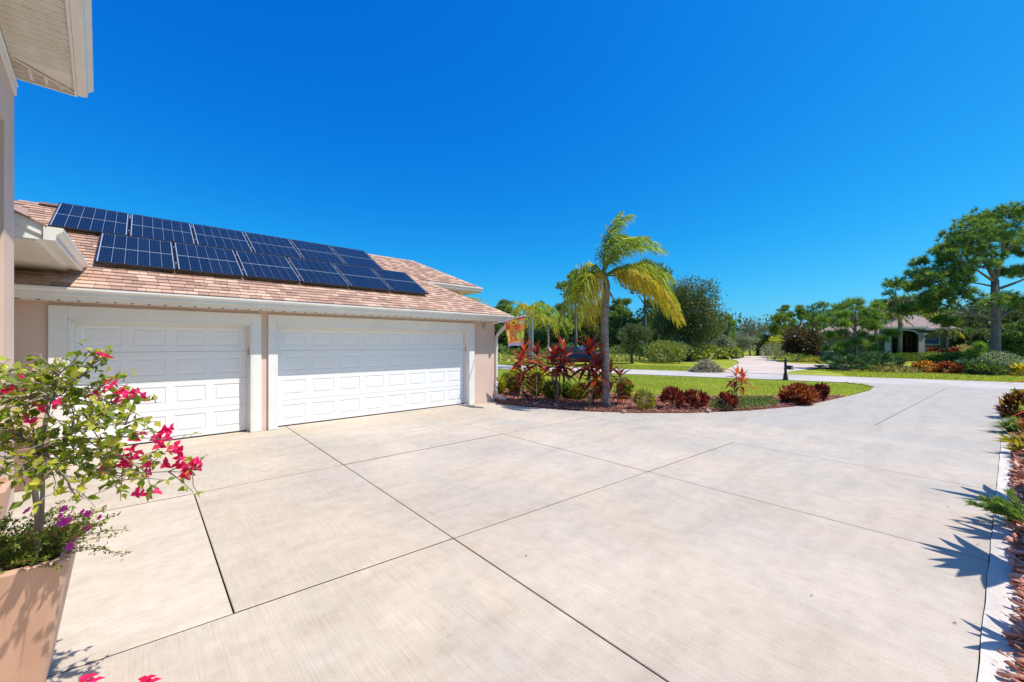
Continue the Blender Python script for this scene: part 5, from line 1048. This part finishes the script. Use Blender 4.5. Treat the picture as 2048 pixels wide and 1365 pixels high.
for i, (u, D, vt, w, m, n) in enumerate(((1850, 66, 600, 90, lf_dark, 4500), (1885, 58, 612, 70, lf_mid, 4500), (1925, 56, 592, 90, lf_silver, 5000), (1960, 50, 600, 90, lf_oak, 6500), (2000, 54, 575, 100, lf_mid, 6500), (2045, 48, 585, 100, lf_oak, 7500), (2030, 40, 640, 80, lf_dark, 6500), (2075, 40, 620, 90, lf_dark, 7000), (1935, 44, 650, 60, lf_dark, 5000), (1980, 42, 655, 60, lf_oak, 5000), (1900, 60, 640, 60, lf_oak, 4000), (2100, 52, 580, 120, lf_dark, 6000))):
    places = ('behind the right half of the porch roof', 'behind the right corner of the neighbour house', 'behind the lowest limb of the largest pine', 'left behind the trunk of the largest pine', 'filling the gap behind the largest pine trunk', 'tall behind the right limbs of the largest pine', 'low beside the right of the pine trunk', 'low at the right frame edge', 'low between the house and the largest pine', 'low right behind the pine trunk', 'at the far end of the neighbour house', 'just past the right frame edge')
    col_ = {id(lf_dark): 'dark glossy', id(lf_mid): 'mid green', id(lf_silver): 'pale grey-green', id(lf_oak): 'olive'}[id(m)]
    bl(u, D, vt, w, col_ + ' tree ' + places[i], m, n, leaf=.24, nb=30, low=.03, tr=.12, group='trees of the right-hand wood')
bl(1738, 56, 632, 60, 'light green tree over the left roof of the neighbour house', lf_mid, 5000, leaf=.22, nb=26, low=.1, group='trees around the neighbour driveway')
bl(1860, 58, 618, 70, 'light olive tree rising behind the neighbour house right roof', lf_gy, 4500, leaf=.22, nb=26, low=.1, group='trees around the neighbour driveway')
# undergrowth: strips of tall weeds and low brush at the wood's edge
def strip_brush(name, segs, h, m, n, leaf, kind='stuff', rd=1.5):
    C = []
    for (u1, D1_), (u2, D2_) in segs:
        f = rng.random(n); u = u1 + (u2 - u1) * f; D = D1_ + (D2_ - D1_) * f + rng.normal(0, rd, n); L = (u - 1024) / 800 * D; bump = h * (.55 + .45 * np.abs(np.sin(L * .9) * np.cos(L * .37 + 1)))
        z = bump * rng.random(n) ** .8; C.append(np.array(RT) * L[:, None] + np.array(FW) * D[:, None] + np.array([[0, 0, 1.]]) * z[:, None])
    C = np.concatenate(C); k = len(C); ln = leaf * (.6 + .8 * rng.random(k)); Vv, Ff = leafquads(C, rdirs(k) + np.array([0, 0, .8]), ln, ln * .4, None, .2); return npmesh(name, Vv, Ff, m, kind=kind)
strip_brush('undergrowth', [((960, 46), (1300, 46)), ((1300, 48), (1480, 50))], 1.7, lf_mid, 9000, .32)
strip_brush('tall_weeds', [((1330, 44), (1480, 48))], 1.5, leafmat('weed', (.14, .20, .03), (.40, .42, .08), t=.3), 5000, .5, rd=1.)
strip_brush('field_grass', [((980, 44), (1330, 42))], .5, leafmat('field_blade', (.24, .26, .05), (.55, .52, .16), t=.3), 6000, .4, rd=2.)
strip_brush('woodland', [((940, 84), (1480, 84)), ((1480, 88), (2120, 84)), ((1850, 66), (2140, 60))], 8.5, lf_dark, 7000, .8, rd=3.)
strip_brush('woodland_shade', [((1850, 56), (2140, 48))], 5.5, lf_oak, 9000, .4, rd=3.)
# ================================================================== SHRUBS ACROSS THE ROAD
def sb(u, v, w, h, m, label, n=1200, leaf=.14, name='shrub', cat='shrub', group=None, D=None, **kw):
    D_ = D or 1400 / (v - 688); q = P(u, v, D_); return shrub(name, (q.x, q.y, 0 if D is None else 0), w / 2 / 800 * D_, h / 2 / 800 * D_, n, leaf, m, label, cat, group, **kw)
gq = 'garden shrubs in front of the neighbour house'
sb(1138, 722, 0.1 or 60, 0.1 or 20, lf_mid, 'x', 1) if False else None
sb(1332, 726, 90, 44, leafmat('sea_grape', (.10, .15, .03), (.50, .46, .12), (.24, .28, .06), t=.3), 'round pale yellow-green bush left of the big oak trunk', 2600, .22, lump=.4)
sb(1550, 720, 56, 34, lf_silver, 'low silvery hedge bush in front of the white gate wall', 1800, .14, group=gq)
sb(1592, 724, 70, 16, lf_mid, 'low green shrub row under the bronze magnolia', 1200, .14, group=gq)
sb(1632, 726, 50, 12, lf_gold, 'yellow flowering low border by the paver drive', 700, .12, group=gq)
sb(1805, 722, 58, 16, lf_light, 'clipped light green hedge below the porch', 1800, .12, name='hedge', cat='hedge', rd=.6)
sb(1835, 722, 26, 17, lf_mid, 'round clipped grey-green bush right of the porch hedge', 1200, .09, group=gq)
sb(1862, 722, 34, 18, lf_light, 'bright green leafy shrub under the neighbour window', 1000, .18, group=gq)
sb(1930, 722, 46, 30, leafmat('dry_grass', (.35, .26, .12), (.65, .52, .28), t=.3), 'straw-coloured feathery grass clump at the house end', 1600, .25, group=gq)
sb(1890, 735, 66, 26, lf_light, 'broad light green shrub behind the orange crotons', 2600, .24, lump=.3, group=gq)
sb(1925, 738, 60, 30, lf_mid, 'leafy green shrub left of the pine sapling', 1600, .22, lump=.3, group=gq)
sb(2000, 748, 60, 44, leafmat('variegated', (.10, .13, .07), (.60, .62, .50), (.22, .27, .16), t=.3), 'pale variegated shrub right of the pine sapling', 2000, .15, group=gq)
sb(1975, 750, 60, 20, lf_dark, 'low dark green shrub below the pine sapling', 1200, .2, group=gq)
sb(1852, 745, 44, 22, leafmat('croton_o', (.22, .05, .02), (.85, .50, .06), (.55, .22, .04), t=.35), 'orange and yellow croton across the road, left of the red one', 900, .22, name='croton', lump=.5, group='crotons across the road')
sb(1898, 747, 40, 20, leafmat('croton_r', (.16, .02, .02), (.60, .20, .06), (.35, .06, .04), t=.35), 'red croton across the road below the light green shrub', 800, .2, name='croton', lump=.5, group='crotons across the road')
sb(2045, 752, 34, 22, leafmat('croton_y', (.30, .20, .02), (.95, .75, .06), (.65, .48, .04), t=.35), 'bright yellow croton across the road at the right frame edge', 800, .2, name='croton', lump=.5, group='crotons across the road')
sb(1785, 744, 90, 10, leafmat('bromeliad', (.10, .09, .03), (.60, .42, .18), (.28, .24, .08), t=.3), 'low row of bromeliads along the far lawn', 900, .18, name='bromeliads', cat='plants')
for u, v, lab in ((1868, 720, 'maroon ti plant under the neighbour window'), (1905, 722, 'dark red ti plant at the neighbour house corner')):
    q = G(u, v); sb(u, v, 22, 22, lf_croton, lab, 220, .45, name='ti_plant', cat='ti plant', group='ti plants by the neighbour house', lump=.5, wr=.2, up=.8)
def palmetto(u, v, w, h, label, m=lf_dark):
    D_ = 1400 / (v - 688); q = G(u, v); t = thing('palmetto', (q.x, q.y, 0), label, 'palmetto', 'palmettos below the young pine'); mb = MB(); C = []; A = []
    for k in range(26):
        a = rr.random() * 6.28; el = rr.uniform(.15, 1.3); d = Vector((math.cos(a) * math.cos(el), math.sin(a) * math.cos(el), math.sin(el))); p = q + Vector((d.x * w / 2, d.y * w / 2, d.z * h)) / 800 * D_ * rr.uniform(.5, .8); mb.tube([q, p], [.012, .008], 4)
        s1 = d.cross(Vector((0, 0, 1))).normalized(); 
        for j in range(15): th = (j / 14 - .5) * 3.4; C.append(tuple(p)); A.append(tuple(d * math.cos(th) + s1 * math.sin(th) + Vector(rdirs(1)[0]) * .1))
    mb.build('stems', cane, t); Vv, Ff = leafquads(np.array(C), np.array(A), .55, .06, None, .2); npmesh('fan_leaves', Vv, Ff, m, t, rnd=np.repeat(rng.random(26), 15))
lf_pal = leafmat('palmetto_leaf', (.03, .075, .035), (.20, .30, .12), (.08, .16, .065), t=.25)
for u, v, w, h, lab in ((1660, 738, 46, 34, 'leftmost dark palmetto in the pine bed'), (1690, 742, 50, 36, 'palmetto left of the young pine trunk'), (1725, 742, 50, 40, 'palmetto right of the young pine trunk'), (1755, 742, 50, 46, 'blue-green palmetto with the tallest fans'), (1780, 740, 40, 36, 'rightmost palmetto of the pine bed'), (1940, 748, 46, 26, 'small palmetto left of the pine sapling')): palmetto(u, v, w, h, lab, lf_pal)
# pile of yard trimmings
q = G(1413, 744); D_ = q.dot(FW); t = thing('brush_pile', (q.x, q.y, 0), 'heap of dry cut branches and palm fronds at the road edge', 'brush pile'); mb = MB()
for k in range(420):
    a = rr.random() * 6.28; r_ = rr.random() ** .6; c = q + RT * math.cos(a) * r_ * .95 + FW * math.sin(a) * r_ * .7; hz = .75 * (1 - r_ ** 1.6) * rr.random() ** .6 + .03; d = Vector((rr.uniform(-1, 1), rr.uniform(-1, 1), rr.uniform(-.35, .5))).normalized() * rr.uniform(.12, .42); p = c + Vector((0, 0, hz)); mb.tube([p - d, p + Vector((0, 0, .03)), p + d], [.013, .011, .004], 4)
mb.build('sticks', mat('dry_stick', (.16, .12, .085), (.52, .44, .32), mode='rnd', rough=.9), t, kind='stuff')
n = 900; a = rng.random(n) * 6.28; r_ = rng.random(n) ** .5; C = np.array(q) + np.array(RT) * (np.cos(a) * r_)[:, None] * .95 + np.array(FW) * (np.sin(a) * r_)[:, None] * .7 + np.array([[0, 0, 1.]]) * (.72 * (1 - r_ ** 1.6) * rng.random(n) ** .5 + .04)[:, None]
Vv, Ff = leafquads(C, rdirs(n), .24, .045, None, .2); npmesh('dry_fronds', Vv, Ff, leafmat('dry_frond', (.14, .13, .06), (.66, .60, .36), (.34, .30, .16), t=.2), t, kind='stuff')
# ================================================================== MAILBOX ON THE FAR KERB, GREY POLE
q = G(1571, 760); t = thing('mailbox', (q.x, q.y, 0), 'black ornate mailbox post with number plate on the lawn by the road', 'mailbox')
mb = MB(); H_ = 1.06
mb.tube([q + Vector((0, 0, z)) for z in (0, .06, .065, .22, .23, .30, .31, .52, .53, .57, .58, .9, .91, .95, .97, 1.0, 1.03, 1.06)], [.13, .13, .10, .10, .075, .075, .06, .06, .075, .075, .055, .055, .08, .08, .03, .055, .05, .01], 12); mb.build('post', black_metal, t, smooth=False)
mb = MB(); c = q + RT * .17 + Vector((0, 0, .56)); mb.obox(c, FW * .20, RT * .075, (0, 0, .06)); mb.tube([c - FW * .20 + Vector((0, 0, .06)), c + FW * .20 + Vector((0, 0, .06))], .075, 12); mb.build('box', black_metal, t)
mb = MB(); mb.obox(c - FW * .206 + RT * .02 + Vector((0, 0, .02)), RT * .05, FW * .002, (0, 0, .05)); mb.build('number_plate', mat('plate', (.45, .45, .42), rough=.5), t)
q = G(1065, 737); t = thing('street_sign_pole', (q.x, q.y, 0), 'slim grey metal pole standing by the road behind the ti plants', 'pole')
mb = MB(); mb.tube([q, q + Vector((0, 0, 3.75))], .06, 10); mb.build('pole', grey_metal, t); mb = MB(); mb.tube([q + Vector((0, 0, 3.75)), q + Vector((0, 0, 3.79))], [.07, .05], 10); mb.build('cap', grey_metal, t)
q = G(1098, 752); t = tag(MB().obox(q + Vector((0, 0, .02)), RT * .55, FW * .05, (0, 0, .04)).build('drain_pipe', black_metal), 'short black drain pipe lying on the lawn behind the ti plants', 'pipe')
# fallen log
mb = MB(); a, b_ = P(1215, 712, 45), P(1305, 706, 45); mb.tube([a, (a + b_) / 2 + Vector((0, 0, -.1)), b_], [.18, .16, .10], 8); tag(mb.build('fallen_log', bark_dark), 'dark fallen trunk lying in the field behind the small oak', 'log')
# ================================================================== PARKED CAR
def car(c, ax, label):
    t = thing('parked_car', tuple(c), label, 'car'); ax = Vector(ax).normalized(); ay = Vector((-ax.y, ax.x, 0)); c = Vector(c)
    W = lambda x, y, z: c + ax * x + ay * y + Vector((0, 0, z))
    secs = [(-2.25, .35, .75, .80, .62), (-2.2, .30, .95, 1.0, .80), (-1.9, .28, 1.02, 1.06, .85), (-1.2, .28, 1.02, 1.08, .88), (.7, .28, .98, 1.04, .88), (1.2, .28, .95, 1.0, .88), (1.9, .30, .86, .90, .84), (2.2, .34, .72, .76, .74), (2.27, .42, .60, .62, .60)]
    m = MB(); vs = []
    for x, z0, z1, z2, hw in secs: vs += [W(x, -hw * .92, z0), W(x, -hw, (z0 + z1) / 2), W(x, -hw * .96, z1), W(x, -hw * .78, z2), W(x, hw * .78, z2), W(x, hw * .96, z1), W(x, hw, (z0 + z1) / 2), W(x, hw * .92, z0)]
    n = 8; m.add(vs, [(i * n + k, i * n + (k + 1) % n, (i + 1) * n + (k + 1) % n, (i + 1) * n + k) for i in range(len(secs) - 1) for k in range(n)] + [tuple(range(8)), tuple(range((len(secs) - 1) * 8, len(secs) * 8))]); paint = mat('car_paint', (.006, .018, .045), rough=.35, coat=.3, spec=.4)
    m.build('body', paint, t, smooth=True)
    def cab(xs, grow, z, m_, name, x0=0):
        m = MB(); vs = [W(x, s * hw, z_) for x, z_, hw in xs for s in (-1, 1)]; k = len(xs); m.add(vs, [(2 * i, 2 * i + 1, 2 * i + 3, 2 * i + 2) for i in range(k - 1)] + [tuple(2 * i for i in range(k)), tuple(2 * i + 1 for i in reversed(range(k)))]); return m.build(name, m_, t)
    cab([(-1.95, 1.02, .80), (-1.75, 1.42, .66), (.10, 1.45, .66), (1.05, .98, .80)], 0, 0, glass_dark, 'windows')
    m = MB(); m.add([W(-1.78, -.64, 1.42), W(-1.78, .64, 1.42), W(.12, .64, 1.45), W(.12, -.64, 1.45), W(-1.6, -.55, 1.50), W(-1.6, .55, 1.50), W(0, .55, 1.52), W(0, -.55, 1.52)], [(0, 1, 5, 4), (1, 2, 6, 5), (2, 3, 7, 6), (3, 0, 4, 7), (4, 5, 6, 7)]); m.build('roof', paint, t)
    for x in (-.9, .0):
        for s in (-1, 1): m = MB(); m.tube([W(x, s * .815, 1.0), W(x - .02, s * .68, 1.44)], .03, 4); m.build('pillar', paint, t)
    for x in (-1.35, 1.4):
        for s in (-1, 1):
            m = MB(); m.tube([W(x, s * .66, .33), W(x, s * .90, .33)], .33, 20); w_ = m.build('wheel', mat_tyre, t); m = MB(); m.tube([W(x, s * .895, .33), W(x, s * .915, .33)], [.2, .17], 12); m.build('rim', grey_metal, w_)
    for s in (-1, 1):
        m = MB(); m.obox(W(2.16, s * .56, .68), ax * .06, ay * .14, (0, 0, .05)); m.build('headlight', mat_lamp, t); m = MB(); m.obox(W(-2.22, s * .62, .86), ax * .03, ay * .1, (0, 0, .08)); m.build('tail_light', mat_tail, t)
    return t
mat_tyre = mat('tyre', (.02, .02, .02), rough=.85); mat_lamp = mat('lamp_glass', (.7, .72, .75), rough=.15); mat_tail = mat('tail_glass', (.4, .02, .02), rough=.2)
q = P(1160, 730, 32.5); q.z = 0; car(q, (.28, -.96, 0), 'dark blue car parked on the road, half hidden by ti plants')
q = P(1640, 730, 41.5); q.z = .0; car(q, (.9, .3, 0), 'bright blue car by the neighbour garage, mostly hidden by the bronze magnolia')
# ================================================================== NEIGHBOUR HOUSE, WHITE GATE WALLS
olive = mat('olive_stucco', (.24, .215, .105), (.27, .24, .12), scale=.8, rough=.95); cream = mat('cream_trim', (.52, .50, .40), (.58, .56, .46), scale=2, rough=.8)
roof2 = mat('pink_grey_shingles', (.20, .145, .125), (.36, .27, .235), scale=5, rough=.95, bump=.4, bscale=9, stretch=(1, 1, 6)); stone2 = mat('stone_veneer', (.06, .055, .055), (.22, .20, .19), scale=5, rough=.95, bump=.6, bscale=8)
nh_o = LD(43, 46); nh = thing('neighbour_house', tuple(nh_o), 'olive house with arched porch and low pinkish hip roof across the road', 'house')
HD = 46.
def LH(l, d, z): return LD(l + (d - HD) * .75, d, z)
def U(u): return (u - 1024) / 800 * HD
def Z(v): return 1.75 - (v - 688) / 800 * HD
def lb(m, l0, l1, d0, d1, z0, z1): 
    vs = [LH(l, d, z) for z in (z0, z1) for d in (d0, d1) for l in (l0, l1)]; return m.add(vs, [(0, 2, 3, 1), (4, 5, 7, 6), (0, 1, 5, 4), (2, 6, 7, 3), (0, 4, 6, 2), (1, 3, 7, 5)])
ev = Z(661)
m = MB(); lb(m, U(1838), U(1906), HD, HD + 9, 0, ev); lb(m, U(1637), U(1770), HD - .5, HD + 9, 0, Z(672)); lb(m, U(1770), U(1838), HD + 2.5, HD + 9, 0, ev); m.build('wall', olive, nh)
m = MB(); lb(m, U(1838) - .0, U(1906) + .02, HD - .12, HD - .001, 0, Z(700)); m.build('stone_base', stone2, nh)
m = MB(); lb(m, U(1838), U(1906) + .06, HD - .16, HD - .001, Z(700) + .001, Z(697)); m.build('ledge', cream, nh)
m = MB(); lb(m, U(1901), U(1907), HD - .10, HD - .02, Z(696), ev); m.build('corner_board', cream, nh)
def hip(l0, l1, d0, d1, z0, h, name='roof', oh=.6):
    l0 -= oh; l1 += oh; d0 -= oh; d1 += oh; k = min(l1 - l0, d1 - d0) / 2; m = MB(); vs = [LH(l0, d0, z0), LH(l1, d0, z0), LH(l1, d1, z0), LH(l0, d1, z0)]
    if l1 - l0 > d1 - d0: vs += [LH(l0 + k, (d0 + d1) / 2, z0 + h), LH(l1 - k, (d0 + d1) / 2, z0 + h)]; fs = [(0, 1, 5, 4), (1, 2, 5), (2, 3, 4, 5), (3, 0, 4), (3, 2, 1, 0)]
    else: vs += [LH((l0 + l1) / 2, d0 + k, z0 + h), LH((l0 + l1) / 2, d1 - k, z0 + h)]; fs = [(0, 1, 4), (1, 2, 5, 4), (2, 3, 5), (3, 0, 4, 5), (3, 2, 1, 0)]
    m.add(vs, fs); r = m.build(name, roof2, nh); f = MB()
    lb(f, l0, l1, d0 - .03, d0 - .001, z0 - .18, z0 + .04); lb(f, l1 + .001, l1 + .03, d0, d1, z0 - .18, z0 + .04); lb(f, l0 - .03, l0 - .001, d0, d1, z0 - .18, z0 + .04); f.build('fascia', cream, r); return r
hip(U(1775), U(1906), HD, HD + 9, ev + .18, 1.9); hip(U(1637), U(1768), HD - .5, HD + 9, Z(672) + .18, 2.1)
# porch: columns, arch
for u in (1772, 1838):
    m = MB(); lb(m, U(u) - .35, U(u) + .35, HD - 1.2, HD - .5, 0, Z(668)); lb(m, U(u) - .45, U(u) + .45, HD - 1.3, HD - .4, Z(671), Z(667)); lb(m, U(u) - .45, U(u) + .45, HD - 1.3, HD - .4, .0, .35); m.build('column', cream, nh)
m = MB(); l0, l1 = U(1778), U(1832); cx = (l0 + l1) / 2; n = 14; zt = ev + .1; zb = Z(671); zr = Z(661)
arc = [(cx - (l1 - l0) / 2 * math.cos(math.pi * k / n), zb + (zr - zb) * math.sin(math.pi * k / n)) for k in range(n + 1)]
for (a, za), (b_, zb2) in zip(arc[:-1], arc[1:]):
    vs = [LH(a, HD - 1.2, za), LH(b_, HD - 1.2, zb2), LH(b_, HD - 1.2, zt + .25), LH(a, HD - 1.2, zt + .25), LH(a, HD - .6, za), LH(b_, HD - .6, zb2), LH(b_, HD - .6, zt + .25), LH(a, HD - .6, zt + .25)]; m.add(vs, [(0, 1, 2, 3), (4, 7, 6, 5), (0, 4, 5, 1), (3, 2, 6, 7)])
m.build('arch_wall', olive, nh)
m = MB(); m.tube([LH(a, HD - 1.24, z) for a, z in arc], .11, 6); m.build('arch_trim', cream, nh)
hip(U(1770), U(1842), HD - 1.1, HD + 3, ev + .32, 1.3, 'porch_roof', .4)
for a, b_ in ((1783, 1800), (1803, 1820)):
    m = MB(); lb(m, U(a), U(b_), HD + 2.42, HD + 2.499, 0, Z(677)); dr = m.build('front_door', mat('dark_door', (.05, .03, .025), rough=.5), nh); m = MB(); lb(m, U(a) + .35, U(b_) - .35, HD + 2.40, HD + 2.419, .3, Z(681)); m.build('glass_strip', mat('pale_glass', (.35, .38, .38), rough=.2), dr)
def win(u0, u1, v0, v1, d, gl, nm='window', mull=None):
    m = MB(); lb(m, U(u0), U(u1), d - .05, d - .002, Z(v1), Z(v0)); w_ = m.build(nm, gl, nh); f = MB(); e = .16
    lb(f, U(u0) - e, U(u0), d - .12, d - .003, Z(v1) - e, Z(v0) + e); lb(f, U(u1), U(u1) + e, d - .12, d - .003, Z(v1) - e, Z(v0) + e); lb(f, U(u0), U(u1), d - .12, d - .003, Z(v0), Z(v0) + e); lb(f, U(u0), U(u1), d - .12, d - .003, Z(v1) - e, Z(v1)); f.build('frame', cream, w_)
    f = MB(); zc = (Z(v0) + Z(v1)) / 2; lb(f, U(u0), U(u1), d - .09, d - .051, zc - .03, zc + .03); f.build('sash_bar', cream, w_)
gl2 = mat('window_reflection', (.10, .14, .20), rough=.05, spec=1.); blue_gl = mat('blue_glass', (.03, .09, .17), rough=.08, spec=.8)
win(1849, 1877, 669, 688, HD, gl2); win(1826, 1832, 671, 690, HD + 2.5, gl2); win(1639, 1653, 686, 712, HD - .5, blue_gl); win(1775, 1781, 672, 692, HD + 2.5, gl2); win(1894, 1900, 668, 698, HD, glass_dark)
# white gate walls at the end of the paver drive
gw = thing('garden_gate', tuple(P(1520, 712, 62) * 1.0 - Vector((0, 0, P(1520, 712, 62).z))), 'pair of low white walls with a vine arch at the end of the paver drive', 'gate'); gd = 61.; GU = lambda u: (u - 1024) / 800 * gd
m = MB(); lb(m, GU(1500), GU(1513), gd, gd + .3, 0, 1.9); lb(m, GU(1500) - .05, GU(1501.5), gd - .1, gd + .35, 0, 2.05); m.build('wall_panel', white, gw); m = MB(); lb(m, GU(1518), GU(1533), gd, gd + .3, 0, 1.6); lb(m, GU(1517), GU(1518.4), gd - .1, gd + .35, 0, 1.9); m.build('wall_panel', white, gw)
n = 2600; th = rng.random(n) * 3.14; c_ = (GU(1514.5) + GU(1528)) / 2 - 0; rx_ = 1.1; C = np.array([tuple(LD(GU(1516) + 0 * 1., gd - .2, 0))]) + np.array(RT) * (np.cos(th) * rx_ + .6 + rng.normal(0, .15, n))[:, None] + np.array([[0, 0, 1.]]) * (np.sin(th) * .7 + 2.0 + rng.normal(0, .15, n))[:, None]; k2 = rng.random(n) < .45; C[k2, :] = (np.array([tuple(LD(GU(1514.5), gd - .25, 0))]) + np.array(RT) * rng.normal(0, .22, (k2.sum(), 1)) + np.array([[0, 0, 1.]]) * (rng.random((k2.sum(), 1)) * 2.2))
Vv, Ff = leafquads(C, rdirs(n), .2, .1, None, .2); npmesh('vine_arch', Vv, Ff, lf_dark, gw, kind='stuff')
